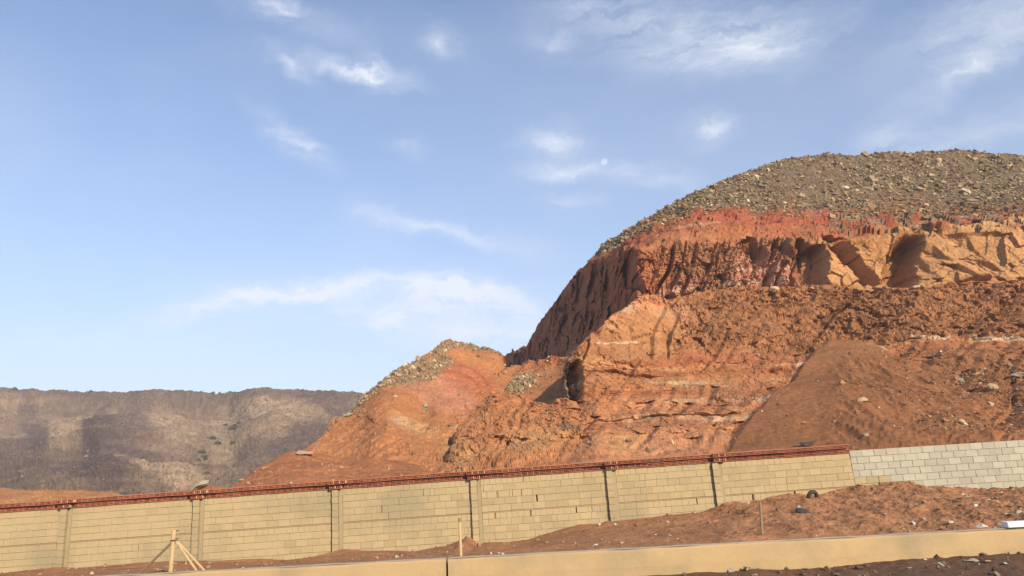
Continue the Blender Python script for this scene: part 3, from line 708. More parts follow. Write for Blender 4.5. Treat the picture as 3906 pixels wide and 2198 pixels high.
# --- far ridge
jt = [(-160,975,560),(0,978,560),(60,981,560),(100,983,558),(190,986,555),(290,989,550),(325,989,548),(350,983,540),(400,980,540),(450,984,540),(500,988,538),(560,990,535),(610,986,530),(640,980,528),(665,977,528),(690,979,528),(720,983,528),(780,983,526),(860,985,524),(925,991,520),(1010,1000,520)]
j1_ = [(-160,1035,505),(0,1035,505),(200,1040,495),(330,1045,485),(500,1045,490),(700,1040,480),(925,1045,480),(1010,1050,480)]
j2_ = [(-160,1130,400),(0,1130,400),(200,1135,370),(330,1130,340),(420,1140,350),(560,1130,400),(700,1110,390),(925,1110,380),(1010,1110,380)]
j3_ = [(-160,1290,210),(0,1290,205),(330,1290,180),(560,1290,220),(1010,1270,220)]
def shape_J(P, N, x, y, v):
    s = sstep(.05, .5, v)
    D = N * (s * (fbm(P, .009, 3, 1203) * 12 + fbm(P, .03, 3, 1209) * 2.2) + fbm(P, .12, 3, 1211) * .8 + facets(P, .22, 1212, 1.2) * .55 + facets(P, .6, 1213, 1.2) * .35 + aniso(P, .5, .07, .035, 4, 1214) * .45 * s)[..., None]
    back = np.zeros_like(P)
    # spurs separated by gullies that run down to the right
    for (cx, cy, rx, ry, an, d) in ((60, 1090, 60, 80, 18, 9), (300, 1110, 60, 90, -12, -9), (180, 1110, 50, 90, 0, 6), (430, 1190, 80, 40, 30, -12), (560, 1120, 45, 90, 8, 9), (670, 1060, 60, 90, 0, -8), (800, 1060, 55, 90, -20, 6), (120, 1200, 90, 40, -10, -7)):
        back[..., 1] += d * blob(x, y, cx, cy, rx, ry, an)
    lip = 1 - sstep(.35, .5, v + .1 * noise(P, .02, 1230))
    D += N * (lip * ridged(P, .04, 2, 1240) * .9)[..., None]
    return D + back
def paint_J(P, x, y, v, N):
    w = fbm(P, .02, 3, 1301); w2 = fbm(P, .09, 4, 1304); w3 = fbm(P * np.array([1, .4, .4]), .012, 3, 1308)
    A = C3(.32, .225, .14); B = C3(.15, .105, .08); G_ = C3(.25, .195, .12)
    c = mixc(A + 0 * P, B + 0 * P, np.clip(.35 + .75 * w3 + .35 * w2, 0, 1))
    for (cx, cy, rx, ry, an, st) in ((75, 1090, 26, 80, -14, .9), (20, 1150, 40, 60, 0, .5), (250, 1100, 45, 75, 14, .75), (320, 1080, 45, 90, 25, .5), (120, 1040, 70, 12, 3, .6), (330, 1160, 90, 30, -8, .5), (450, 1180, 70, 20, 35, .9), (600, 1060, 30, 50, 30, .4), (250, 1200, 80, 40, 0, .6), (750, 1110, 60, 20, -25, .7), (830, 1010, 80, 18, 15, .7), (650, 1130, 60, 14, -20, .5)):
        c = mixc(c, B * np.array([.9, .88, 1.0]) + 0 * P, sstep(.15, .6, blob(x, y, cx, cy, rx * 1.15, ry * 1.1, an, .5 * w2)) * min(1, st * 1.35))  # dark gravel patches, with the gully shadows painted into the colour
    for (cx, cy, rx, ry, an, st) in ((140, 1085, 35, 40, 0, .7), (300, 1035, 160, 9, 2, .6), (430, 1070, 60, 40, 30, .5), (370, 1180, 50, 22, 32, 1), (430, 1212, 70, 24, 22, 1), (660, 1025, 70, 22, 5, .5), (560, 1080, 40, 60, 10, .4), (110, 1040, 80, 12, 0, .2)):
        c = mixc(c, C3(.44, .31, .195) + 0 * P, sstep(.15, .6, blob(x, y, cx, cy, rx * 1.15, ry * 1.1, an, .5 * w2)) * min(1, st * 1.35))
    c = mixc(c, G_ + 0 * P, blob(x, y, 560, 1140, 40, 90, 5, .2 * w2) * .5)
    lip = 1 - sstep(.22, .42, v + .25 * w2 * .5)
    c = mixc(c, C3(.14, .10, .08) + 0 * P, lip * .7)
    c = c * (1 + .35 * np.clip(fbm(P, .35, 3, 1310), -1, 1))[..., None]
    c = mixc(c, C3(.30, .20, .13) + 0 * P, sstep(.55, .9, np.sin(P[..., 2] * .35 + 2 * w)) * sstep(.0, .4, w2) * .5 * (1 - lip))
    return c
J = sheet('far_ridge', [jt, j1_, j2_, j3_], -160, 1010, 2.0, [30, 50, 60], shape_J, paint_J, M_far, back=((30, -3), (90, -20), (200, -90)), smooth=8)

# --- base ground out to the horizon
def plain():
    n = 60
    u = np.linspace(-1, 1, n); g = np.sign(u) * np.abs(u) ** 3 * 740
    X, Yy = np.meshgrid(g * 1.2, g + 375)
    P = np.stack([X, Yy, np.full_like(X, -2.6)], -1)
    idx = np.arange(n * n).reshape(n, n)
    F = np.stack([idx[:-1, :-1], idx[:-1, 1:], idx[1:, 1:], idx[1:, :-1]], -1).reshape(-1, 4)
    o = mesh_np('ground', P.reshape(-1, 3), F, M_dirt, np.tile(C3(.34, .17, .09), (n * n, 1)))
    tag(o, kind='structure')
plain()

# ------------------------------------------------------------------ wall line and strip of ground in front
WALL_Y = 24.0; BAR_Y = 16.0
base_line = [(-300,2205),(0,2188),(120,2180),(230,2163),(300,2166),(500,2152),(640,2142),(800,2141),(1000,2133),(1094,2138),(1180,2130),(1259,2118),(1315,2095),(1383,2102),(1586,2104),(1710,2082),(1791,2046),(1828,2079),(1850,2070),(1943,2070),(2021,2060),(2083,2036),(2207,2003),(2271,1998),(2328,1990),(2407,1985),(2564,1969),(2689,1955),(2735,1944),(2768,1930),(2814,1923),(2927,1907),(3059,1896),(3135,1892),(3191,1877),(3248,1865),(3338,1856),(3440,1850),(3501,1863),(3660,1873),(3905,1867),(4300,1850)]
bar_top = [(-300,2238),(0,2221),(750,2180),(1400,2147),(1707,2131),(2100,2112),(2500,2089),(2700,2079),(3100,2058),(3350,2045),(3906,2014),(4300,1992)]
bar_bot = [(-300,2350),(0,2335),(1400,2262),(2395,2199),(2520,2190),(2700,2181),(2870,2174),(3000,2168),(3150,2157),(3350,2142),(3500,2131),(3600,2122),(3700,2112),(3906,2110),(4300,2100)]
BX = np.array([at(a, b, BAR_Y) for a, b in bar_top]); 
bz_fit = np.polyfit(BX[:, 0], BX[:, 2], 1)
BB = np.array([at(a, b, BAR_Y) for a, b in bar_bot])
def bank():
    xs = np.linspace(-22, 24, 700)
    W = np.array([at(a, b, WALL_Y) for a, b in base_line]); zw = np.interp(xs, W[:, 0], W[:, 2])
    ts = np.linspace(0, 1, 130)
    Pn = np.zeros((len(ts), len(xs), 3))
    zb = np.polyval(bz_fit, xs) - .10
    for k, t in enumerate(ts):
        Y = BAR_Y + .12 + (WALL_Y + .6 - BAR_Y - .12) * t
        tt = np.clip((Y - BAR_Y - .1) / (WALL_Y - BAR_Y - .1), 0, 1)
        s = tt ** 1.15
        steep = np.clip((zw - zb) / 1.0, 0, 1)
        e = tt * (1 - steep) * .5 + .5 * steep * sstep(0, 1, tt) + .5 * s
        Pn[k] = np.stack([xs, np.full_like(xs, Y), zb + (zw - zb) * e], -1)
    am = np.minimum(1, .25 + 1.0 * np.clip((zw - zb) / .9, 0, 1))[None, :] * sstep(0, .12, ts)[:, None]
    am2 = am * (1 - .7 * sstep(.9, .96, ts))[:, None]
    Pn[..., 2] += (fbm(Pn, .9, 4, 1503) * .09 + ridged(Pn * np.array([1, .6, 1]), 1.6, 4, 1509, .6) * .035) * am2 + fbm(Pn, 5, 3, 1511) * .012 + (fbm(Pn * np.array([1, .5, 1]), 2.2, 4, 1513, .65) * .05 + np.clip(ridged(Pn * np.array([1, .6, 1]), .8, 3, 1514, .6), 0, 2) * .045) * am2 * sstep(0, 5, Pn[..., 0]) 
    Pn[..., 2] = np.where(Pn[..., 1] < WALL_Y - .05, Pn[..., 2], Pn[..., 2])
    w = fbm(Pn, .7, 3, 1601); w2 = fbm(Pn, 3, 3, 1604)
    c = mixc(C3(.46, .225, .11) + 0 * Pn, C3(.33, .16, .08) + 0 * Pn, np.clip(.4 + .6 * w, 0, 1))
    c = mixc(c, C3(.50, .26, .12) + 0 * Pn, np.clip(w2 * .6, 0, .6))
    rg = sstep(9, 17, Pn[..., 0]) * (1 - sstep(.45, .75, ts))[:, None]
    c = mixc(c, C3(.21, .115, .07) + 0 * Pn, np.clip(rg * .45, 0, 1))
    r_, c_ = Pn.shape[:2]; idx = np.arange(r_ * c_).reshape(r_, c_)
    F = np.stack([idx[:-1, :-1], idx[:-1, 1:], idx[1:, 1:], idx[1:, :-1]], -1).reshape(-1, 4)
    o = mesh_np('dirt_bank', Pn.reshape(-1, 3), F, M_dirt, c.reshape(-1, 3)); tag(o, kind='structure')
    return Pn
BANK = bank()
def verge():
    xs = np.linspace(-24, 24, 500); ys = np.concatenate([np.linspace(-30, 8, 40), np.linspace(8.2, BAR_Y + .1, 110)])
    zb = np.interp(xs, BB[:, 0], BB[:, 2])
    X, Yy = np.meshgrid(xs, ys)
    near = sstep(BAR_Y - 2.5, BAR_Y - .1, Yy)
    base = np.median(BB[:, 2]) - .12
    P = np.stack([X, Yy, base + (zb[None, :] - base) * near], -1)
    P[..., 2] += (fbm(P, .8, 4, 1703) * .06 + fbm(P, 4, 3, 1709) * .02) * sstep(2, 8, Yy)
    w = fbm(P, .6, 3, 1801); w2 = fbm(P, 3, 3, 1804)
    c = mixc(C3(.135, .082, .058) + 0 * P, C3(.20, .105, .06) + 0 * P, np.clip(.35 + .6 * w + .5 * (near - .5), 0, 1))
    idx = np.arange(P.shape[0] * P.shape[1]).reshape(P.shape[:2])
    F = np.stack([idx[:-1, :-1], idx[:-1, 1:], idx[1:, 1:], idx[1:, :-1]], -1).reshape(-1, 4)
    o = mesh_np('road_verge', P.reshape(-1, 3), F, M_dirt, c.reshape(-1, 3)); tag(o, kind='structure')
    return P
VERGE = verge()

# ------------------------------------------------------------------ concrete barrier, two runs with an open joint
M_conc = solid_mat('yellowed_concrete', (.55, .39, .20), .8, .3, 1.6, .03, .6, .014, c2=(.42, .31, .17), streak=(.7, (.38, .30, .175), .9))
M_cap = solid_mat('grey_concrete_edge', (.42, .37, .30), .9, .3, 4, .05, .4, .01)
def barrier(x0, x1, label):
    # closed profile: battered face, rounded top edge
    prof = [(-.13, -1.2), (-.13, -.35), (-.10, -.04), (-.075, -.008), (-.05, 0), (.07, 0), (.095, -.02), (.12, -.4), (.12, -1.2)]
    n = int((x1 - x0) / .12); xs = np.linspace(x0, x1, n + 1)
    V = []
    for x in xs:
        zt = np.polyval(bz_fit, x) + .006 * math.sin(x * 1.7) + .004 * math.sin(x * 5.3)
        for (a, b) in prof: V.append((x, BAR_Y + a + .004 * math.sin(x * 3 + b * 9), zt + b))
    k = len(prof); F = []
    for i in range(n):
        for j in range(k - 1): F.append((i * k + j, (i + 1) * k + j, (i + 1) * k + j + 1, i * k + j + 1))
    mb = MB(); mb.v = V; mb.f = F + [tuple(range(k))[::-1], tuple(n * k + i for i in range(k))]
    root = bpy.data.objects.new('concrete_barrier', None); col.objects.link(root)
    o = mb.build('barrier_wall', M_conc, root)
    # thin grey mortar edge along the top back
    V2 = []; F2 = []
    for i, x in enumerate(xs):
        zt = np.polyval(bz_fit, x)
        for (a, b) in ((-.035, .002), (-.035, .022), (.065, .022), (.065, .002)): V2.append((x, BAR_Y + a + .006 * math.sin(x * 7), zt + b + .004 * math.sin(x * 4.1)))
        if i:
            for j in range(3): F2.append(((i-1)*4+j, i*4+j, i*4+j+1, (i-1)*4+j+1))
    mb = MB(); mb.v = V2; mb.f = F2 + [(3, 2, 1, 0), tuple(n * 4 + q for q in range(4))]
    mb.build('top_edge', M_cap, root)
    tag(root, label, 'barrier', 'low concrete barriers along the road')
xj = float(at(1707, 2160, BAR_Y)[0])
barrier(-24, xj - .022, 'low yellow concrete barrier left of the open joint, in front of the braced post')
barrier(xj + .022, 24, 'long low sandy concrete barrier run right of the open joint, ending at the right edge')

# ------------------------------------------------------------------ block walls
M_block = solid_mat('beige_block', (.50, .395, .225), .92, .28, 2.0, .08, .7, .014, c2=(.41, .33, .185), streak=(.6, (.38, .32, .19), .9))
M_grey = solid_mat('pale_grey_block', (.50, .47, .37), .92, .28, 3.0, .10, .5, .01, c2=(.37, .36, .30), streak=(1.1, (.40, .36, .29), .5))
M_mort = solid_mat('mortar', (.38, .29, .165), .95, .3, 5, 0, .5, .01)
M_gmort = solid_mat('grey_mortar', (.30, .24, .16), .95, .3, 5, 0, .5, .01)
M_col = solid_mat('raw_concrete_column', (.42, .345, .205), .9, .3, 3, .05, .4, .01)
M_lint = solid_mat('mortar_strip', (.52, .36, .19), .92, .3, 3, .05, .4, .01, c2=(.46, .27, .13))
M_brick = solid_mat('red_hollow_brick', (.52, .19, .115), .8, .3, 8, .18, .3, .004, c2=(.5, .17, .10))
M_whitem = solid_mat('pale_mortar_daub', (.72, .52, .33), .9, .3, 8, .05, .3, .005)

def block_meshes(name, mat, w, h, d=.16, nvar=4, bev=.006):
    out = []
    for k in range(nvar):
        mb = MB(); mb.box(-w / 2, w / 2, 0, d, 0, h, .003); out.append(mb.mesh(name, mat, 0))
    return out

T0 = at(0, 1958, WALL_Y); T1 = at(3240, 1729, WALL_Y)
x_end = float(T1[0]); zt_end = float(T1[2]); slope = (T1[2] - T0[2]) / (T1[0] - T0[0]); ang = math.atan(slope)
wall = bpy.data.objects.new('block_wall', None); col.objects.link(wall)
wall.location = (x_end, WALL_Y, zt_end); wall.rotation_euler = (0, -ang, 0)
tag(wall, 'long beige concrete block wall with pilasters and a red hollow brick coping, in front of the hill', 'wall')
WL = x_end - float(T0[0]) + 2.2          # length, running left
def lx(px, py=1900): return float(at(px, py, WALL_Y)[0]) - x_end       # photo column -> local x
pil_px = [243, 743, 1269, 1797, 2318, 2728]
pil_x = [lx(p) for p in pil_px]
CH = .213; BW = .375; JT = .012
courses = []        # (top, height, width, kind)
z = 0.0
for k in range(14):
    if k in (0, 5, 10):
        if k: z -= .035
        courses.append((z, .19, .19, 'half')); z -= .19
    else:
        courses.append((z, CH, BW, 'full')); z -= CH
holes = {0: [(2233, .05), (1997, .04)], 3: [(1455, .07), (2047, .09)], 4: [(1480, .03)], 5: [(2020, .05), (2193, .07), (2253, .04), (2655, .07), (2870, .09), (3032, .1), (1886, .04)], 2: [(1520, .03), (1895, .03), (1955, .03), (1990, .03)], 9: [(1856, .03), (2540, .05)], 1: [(1615, .03), (1640, .03), (1845, .03)], 8: [(225, .03)], 6: [(540, .04), (1815, .03)], 7:[(1778, .03)]}
full_m = block_meshes('block', M_block, BW - JT, CH - JT); half_m = block_meshes('block', M_block, .19 - JT, .19 - JT)
zg_line = np.array([at(a, b, WALL_Y) for a, b in base_line])
def ground_local(x):      # ground height at the wall in wall-local z
    zz = np.interp(x + x_end, zg_line[:, 0], zg_line[:, 2]); return zz - zt_end - slope * x
cand = []; core = MB()
edges = [-WL] + sorted(pil_x) + [0]
for ci, (zt, h, w, kd) in enumerate(courses):
    hl = [(lx(p), wd * .62) for p, wd in holes.get(ci, [])]
    # core of the wall, with the holes left open right through
    cuts = sorted(hl); a = -WL
    for (hx, hw) in cuts: 
        core.box(a, hx - hw / 2, .012, .15, zt - h, zt - .0005); a = hx + hw / 2
    core.box(a, -.01, .012, .15, zt - h, zt - .0005)
    for s in range(len(edges) - 1):
        x0 = edges[s] + (.20 + .13 if s else 0); x1 = edges[s + 1] - .002
        x = x0 + (0 if ci % 2 else -w / 2); first = True
        while x < x1 - .03:
            wj = w + random.uniform(-.008, .008) if kd == 'full' else w + random.uniform(-.012, .012)
            if kd == 'full' and random.random() < .05: wj = w * .5
            a, b = max(x, x0), min(x + wj, x1)
            x += wj
            if b - a < .05: continue
            pieces = [(a, b)]
            for (hx, hw) in hl:
                nx = []
                for (p, q) in pieces:
                    if hx - hw / 2 < q and hx + hw / 2 > p:
                        if hx - hw / 2 - p > .04: nx.append((p, hx - hw / 2 + JT / 2))
                        if q - hx - hw / 2 > .04: nx.append((hx + hw / 2 - JT / 2, q))
                    else: nx.append((p, q))
                pieces = nx
            for (p, q) in pieces:
                if zt - ground_local((p + q) / 2) < -.15: continue
                cand.append((p, q, zt, h, kd))
core.build('mortar_core', M_mort, wall)
def place_block(c):
    p, q, zt, h, kd = c
    me = random.choice(full_m if kd == 'full' else half_m); w0 = (BW if kd == 'full' else .19) - JT; h0 = (CH if kd == 'full' else .19) - JT
    return inst('block', me, wall, ((p + q) / 2, random.uniform(-.006, .004), zt - h + JT / 2 + random.uniform(-.002, .002)), (random.uniform(-.006, .006), random.uniform(-.006, .006), random.uniform(-.008, .008)), ((q - p - JT * .45) / w0, 1, (h - JT) / h0))
cand.sort(key=lambda c: -((c[1] - c[0]) * c[3]) * (1.0 + .004 * c[0]) * (1 if c[0] > -WL + 2.0 else .5))
for c in cand[:290]: place_block(c)
rest = MB()
for (p, q, zt, h, kd) in cand[290:]:
    dy = random.uniform(-.006, .004)
    rest.box(p + JT * .22, q - JT * .22, dy, dy + .1, zt - h + JT / 2, zt - JT / 2, .003)
me = rest.mesh('block', M_block)
o = bpy.data.objects.new('block', me); col.objects.link(o); o.parent = wall; o['kind'] = 'stuff'
# mortar strips over the half-height courses
for ci in (5, 10):
    zt = courses[ci][0]
    for s in range(len(edges) - 1):
        x0 = edges[s] + (.33 if s else 0); x1 = edges[s + 1] - .004
        MB().box(x0, x1, -.004, .1, zt + .006, zt + .029, .003).build('mortar_strip', M_lint, wall)
# pilasters: a stack of half blocks beside a cast concrete column
pb_m = [MB().box(0, .2, -.115, .11, 0, .2, .004).mesh('block', M_block) for _ in range(3)]
for i, px_ in enumerate(pil_x):
    root_z = 0
    p = MB().box(px_ + .205, px_ + .325, -.012, .1, -2.9, -.004, .003).build('concrete_column', M_col, wall)
    pil = bpy.data.objects.new('pilaster', None); col.objects.link(pil); pil.parent = wall; pil.location = (px_, 0, 0)
    gl = ground_local(px_ + .1)
    z = -.012; k = 0
    MB().box(.012, .188, -.10, .1, -2.9, -.012).build('mortar_core', M_mort, pil)
    while z > gl - .3:
        z -= .212
        inst('block', random.choice(pb_m), pil, (random.uniform(-.004, .004), random.uniform(-.006, .006), z), (0, 0, random.uniform(-.015, .015)))
# coping: two courses of hollow bricks laid with their holes outward
def hollow(w=.185, h=.106, d=.24):
    mb = MB(); t = .014
    mb.box(-w/2, w/2, 0, d, 0, t); mb.box(-w/2, w/2, 0, d, h/2 - t/2, h/2 + t/2); mb.box(-w/2, w/2, 0, d, h - t, h)
    for x in (-w/2, w/2 - t): mb.box(x + .0007, x + t - .0007, .001, d - .001, t, h/2 - t/2); mb.box(x + .0007, x + t - .0007, .001, d - .001, h/2 + t/2, h - t)
    for x in (-w/6, w/6): mb.box(x - .004, x + .004, .012, d - .001, t, h/2 - t/2); mb.box(x - .004, x + .004, .012, d - .001, h/2 + t/2, h - t)
    mb.box(-w/2 + .01, w/2 - .01, .12, .13, t, h - t) 
    return mb
HB = hollow().mesh('brick', M_brick)
mort = MB()
pset = [(p - .02, p + .40) for p in pil_x]
for course, (zz, yy) in enumerate(((.018, -.05), (.168, -.15))):
    x = -.09 - .03 * course; n = 0
    while x > -WL + (.4):
        fwd = any(a < x < b for a, b in pset)
        y_ = yy - (.12 if fwd else 0)
        sag = .006 * math.sin(x * 1.3 + course) + .004 * math.sin(x * 4.1)
        o = inst('brick', HB, wall, (x, y_ + random.uniform(-.005, .005), zz + sag), (0, random.uniform(-.012, .012), random.uniform(-.02, .02)))
        if fwd: MB().box(x + .093, x + .108, y_ - .006, y_ + .15, zz + .012, zz + .092, .003).build('mortar_daub', M_whitem, wall)
        x -= .197; n += 1
# solid bed between and below the coping courses
MB().box(-WL, -.03, .0, .2, .002, .0175).build('mortar_bed', M_mort, wall)
MB().box(-WL, -.03, .03, .2, .1245, .1675).build('mortar_bed', M_mort, wall)
top = MB(); 
xx = -WL
while xx < -.1:
    top.box(xx, min(xx + .98, -.03), -.145, .16, .277, .290, .002); xx += 1.0
top.build('coping_skim', solid_mat('coping_skim', (.50, .22, .13), .9, .3, 4, 0, .4, .01), wall)

# pale grey block wall on the right
G0 = at(3250, 1719, WALL_Y); G1 = at(3906, 1678, WALL_Y)
gs = (G1[2] - G0[2]) / (G1[0] - G0[0])
gw = bpy.data.objects.new('grey_block_wall', None); col.objects.link(gw)
gw.location = (x_end + .002, WALL_Y - .01, float(G0[2])); gw.rotation_euler = (0, -math.atan(gs), 0)
tag(gw, 'pale grey concrete block wall without coping, joining the beige wall and leaving at the right edge', 'wall')
gm = block_meshes('block', M_grey, .398 - JT, .213 - JT); gmb = block_meshes('block', M_block, .398 - JT, .213 - JT, nvar=2)
GL = 9.0
cg = MB(); 
for ci in range(10):
    cg.box(-.012, GL, .012, .17, -.213 * (ci + 1), -.213 * ci - .0005)
cg.build('mortar_core', M_gmort, gw)
for ci in range(10):
    x = -.199 * (ci % 2); zt = -.213 * ci
    while x < GL:
        a = max(x, 0); b = x + .398; x += .398 + random.uniform(-.004, .004)
        if b - a < .06: continue
        gz = np.interp(x_end + (a + b) / 2, zg_line[:, 0], zg_line[:, 2]) - float(G0[2]) - gs * (a + b) / 2
        if zt - gz < -.2: continue
        use = gmb if (ci >= 4 and a < 1.1 + (ci - 4) * .3) else gm
        inst('block', random.choice(use), gw, ((a + b) / 2, random.uniform(-.006, .004), zt - .213 + JT / 2), (random.uniform(-.006, .006), random.uniform(-.008, .008), random.uniform(-.01, .01)), ((b - a - JT) / (.398 - JT), 1, 1))

# ------------------------------------------------------------------ stones
CUBE = np.array([[-1,-1,-1],[1,-1,-1],[1,1,-1],[-1,1,-1],[-1,-1,1],[1,-1,1],[1,1,1],[-1,1,1]], float)
CF = np.array([[0,3,2,1],[4,5,6,7],[0,1,5,4],[1,2,6,5],[2,3,7,6],[3,0,4,7]])
def stones(name, pts, nrm, size, colr, mat=M_stone, flat=(.35, .8), sink=.25):
    """many loose angular stones in one mesh"""
    n = len(pts)
    V = CUBE[None] * (1 + rng.uniform(-.42, .25, (n, 8, 3)))
    s = np.stack([size * rng.uniform(.7, 1.3, n), size * rng.uniform(.6, 1.1, n), size * rng.uniform(*flat, n)], -1) * .5
    V = V * s[:, None, :]
    a = rng.uniform(0, 2 * np.pi, (n, 3)); a[:, 0] *= .12; a[:, 1] *= .12
    a[:, 0] += rng.normal(0, .35, n); a[:, 1] += rng.normal(0, .35, n)
    ca, sa = np.cos(a), np.sin(a)
    Rx = np.zeros((n, 3, 3)); Rx[:, 0, 0] = 1; Rx[:, 1, 1] = ca[:, 0]; Rx[:, 1, 2] = -sa[:, 0]; Rx[:, 2, 1] = sa[:, 0]; Rx[:, 2, 2] = ca[:, 0]
    Ry = np.zeros((n, 3, 3)); Ry[:, 1, 1] = 1; Ry[:, 0, 0] = ca[:, 1]; Ry[:, 0, 2] = sa[:, 1]; Ry[:, 2, 0] = -sa[:, 1]; Ry[:, 2, 2] = ca[:, 1]
    Rz = np.zeros((n, 3, 3)); Rz[:, 2, 2] = 1; Rz[:, 0, 0] = ca[:, 2]; Rz[:, 0, 1] = -sa[:, 2]; Rz[:, 1, 0] = sa[:, 2]; Rz[:, 1, 1] = ca[:, 2]
    Rm = Rx @ Ry @ Rz
    V = np.einsum('nij,nkj->nki', Rm, V) + pts[:, None, :] + (nrm * (size * (.5 - sink) * .5)[:, None])[:, None, :]
    F = (CF[None] + (np.arange(n) * 8)[:, None, None]).reshape(-1, 4)
    C = np.repeat(colr, 8, 0)
    o = mesh_np(name, V.reshape(-1, 3), F, mat, C); tag(o, kind='stuff')
    return o

def scatter(S, n, mask):
    """pick surface points of a sheet weighted by mask(x,y,v) and by real area"""
    P, nb = S['P'], S['nb']
    A = np.linalg.norm(np.cross(np.gradient(P, axis=0), np.gradient(P, axis=1)), axis=-1)
    wgt = (A * mask(S['x'], S['y'], S['v'], P)).ravel(); wgt = np.clip(wgt, 0, None); wgt[np.isnan(wgt)] = 0
    r, c = P.shape[:2]
    i = rng.choice(r * c, n, p=wgt / wgt.sum()); ii, jj = i // c, i % c
    i2 = np.clip(ii + rng.choice([-1, 1], n), 0, r - 1); j2 = np.clip(jj + rng.choice([-1, 1], n), 0, c - 1)
    t = rng.uniform(0, .5, (n, 1)); s = rng.uniform(0, .5, (n, 1))
    pts = P[ii, jj] + (P[i2, jj] - P[ii, jj]) * t + (P[ii, j2] - P[ii, jj]) * s
    return pts, S['N'][ii, jj]

def rcol(n, base, dark, pale, pp=.06, rnd=.25):
    t = rng.uniform(0, 1, (n, 1)) ** 1.1
    c = base * (1 - t) + dark * t
    c = c * rng.uniform(1 - rnd, 1 + rnd, (n, 1))
    k = rng.uniform(0, 1, n) < pp; c[k] = pale * rng.uniform(.8, 1.1, (k.sum(), 1))
    return c
ST_T = C3(.51, .375, .215); ST_D = C3(.13, .095, .062); ST_P = C3(.70, .56, .36)
n = 66000
pts, nr = scatter(D, n, lambda x, y, v, P: (1 - sstep(.9, 1.3, v + .25 * noise(P, .12, 101) + .2 * noise(P, .4, 102)) ** .4) * (x > 1480) * (.4 + 1.4 * sstep(-.4, .4, noise(P, .06, 2001))) + .10 * (x > 1960) * cliff_w(v, 1.0, 2.0, .1) * sstep(0, .3, noise(P, .2, 2002)) * 3)
sz = np.clip(rng.lognormal(-1.42, .55, n), .12, 1.9)
cz = rcol(n, ST_T, ST_D, ST_P); br = sstep(-.1, .5, noise(pts, .05, 2005) + (50 - pts[:, 2]) * .03)[:, None]
cz = cz * (1 - br) + cz * np.array([1.0, .78, .62]) * br
stones('rubble', pts, nr, sz, cz, flat=(.22, .7))
n = 9500
pts, nr = scatter(G, n, lambda x, y, v, P: np.clip(inpoly(x, y, [(905, 1005), (985, 930), (1060, 890), (1115, 888), (1150, 915), (1120, 930), (1090, 960), (1030, 975), (960, 985), (925, 1010), (850, 1070)], 6) + inpoly(x, y, [(1080, 885), (1100, 860), (1160, 850), (1262, 880), (1262, 890), (1210, 886), (1150, 876), (1125, 885), (1115, 895)], 5) + .012, 0, 1) * (v < 2.5))
sz = np.clip(rng.lognormal(-1.5, .5, n), .12, 1.2)
stones('rubble', pts, nr, sz, rcol(n, ST_T * 1.05, ST_D * 1.3, ST_P))
n = 1500
pts, nr = scatter(V_, n, lambda x, y, v, P: blob(x, y, 1312, 964, 36, 13, -28) ** 2 + .012)
stones('rubble', pts, nr, np.clip(rng.lognormal(-1.5, .45, n), .12, .8), rcol(n, ST_T, ST_D * 1.3, ST_P))
n = 4200
pts, nr = scatter(E, n, lambda x, y, v, P: (.1 + sstep(2080, 2300, x) * sstep(1, 1.3, v) * (.5 + 1.5 * sstep(-.1, .4, noise(P, .12, 2011))) + 3.0 * blob(x, y, 2440, 965, 90, 22, 8) + .6 * blob(x, y, 2000, 735, 300, 12, 0)) * (v < 3.4) * (x > 1440))
sz = np.clip(rng.lognormal(-2.0, .5, n), .07, .6)
stones('scree', pts, nr, sz, rcol(n, C3(.40, .22, .12), C3(.24, .12, .065), C3(.56, .42, .27), .12))
n = 700
pts, nr = scatter(H, n, lambda x, y, v, P: (v > .05) * np.ones_like(x))
stones('scree', pts, nr, np.clip(rng.lognormal(-2.4, .5, n), .04, .35), rcol(n, C3(.46, .24, .13), C3(.30, .14, .07), C3(.6, .42, .28), .1))
# far ridge boulders and outcrops, too far to tell apart
n = 3500
pts, nr = scatter(J, n, lambda x, y, v, P: np.ones_like(x) * (.3 + 2.0 * blob(x, y, 560, 1045, 80, 14) + 2 * sstep(.6, .9, np.sin(P[..., 2] * .35)) * .5) * (v > .1))
stones('scree', pts, nr, np.clip(rng.lognormal(-.6, .4, n), .3, 1.8), rcol(n, C3(.22, .16, .12), C3(.12, .09, .075), C3(.32, .24, .17), .06))

# gravel and rubble bits on the near ground
def pick_bank(n, fn):
    P = BANK[4:118]; w = fn(P[..., 0], P[..., 1]).ravel(); i = rng.choice(P.shape[0] * P.shape[1], n, p=w / w.sum())
    return P.reshape(-1, 3)[i] + rng.uniform(-.03, .03, (n, 3)) * np.array([1, 1, 0])
def zbank(x, y):
    j = np.clip(int(round((x + 22) / 46 * 699)), 0, 699); i = int(np.argmin(np.abs(BANK[:, j, 1] - y))); return float(BANK[i, j, 2])
upn = np.array([0, 0, 1.0])
n = 2600
pts = pick_bank(n, lambda X, Y: .5 + sstep(8, 14, X) * 2.5)
stones('gravel', pts, np.tile(upn, (n, 1)), np.clip(rng.lognormal(-3.3, .5, n), .015, .12), rcol(n, C3(.40, .23, .13), C3(.25, .13, .08), C3(.55, .48, .38), .12))
Pv = VERGE[60:148]; w = (.3 + sstep(-5, 12, Pv[..., 0])).ravel(); n = 2500
i = rng.choice(len(w), n, p=w / w.sum())
stones('gravel', Pv.reshape(-1, 3)[i] + rng.uniform(-.04, .04, (n, 3)) * np.array([1, 1, 0]), np.tile(upn, (n, 1)), np.clip(rng.lognormal(-3.2, .6, n), .015, .14), rcol(n, C3(.25, .17, .12), C3(.12, .08, .06), C3(.5, .45, .38), .1))

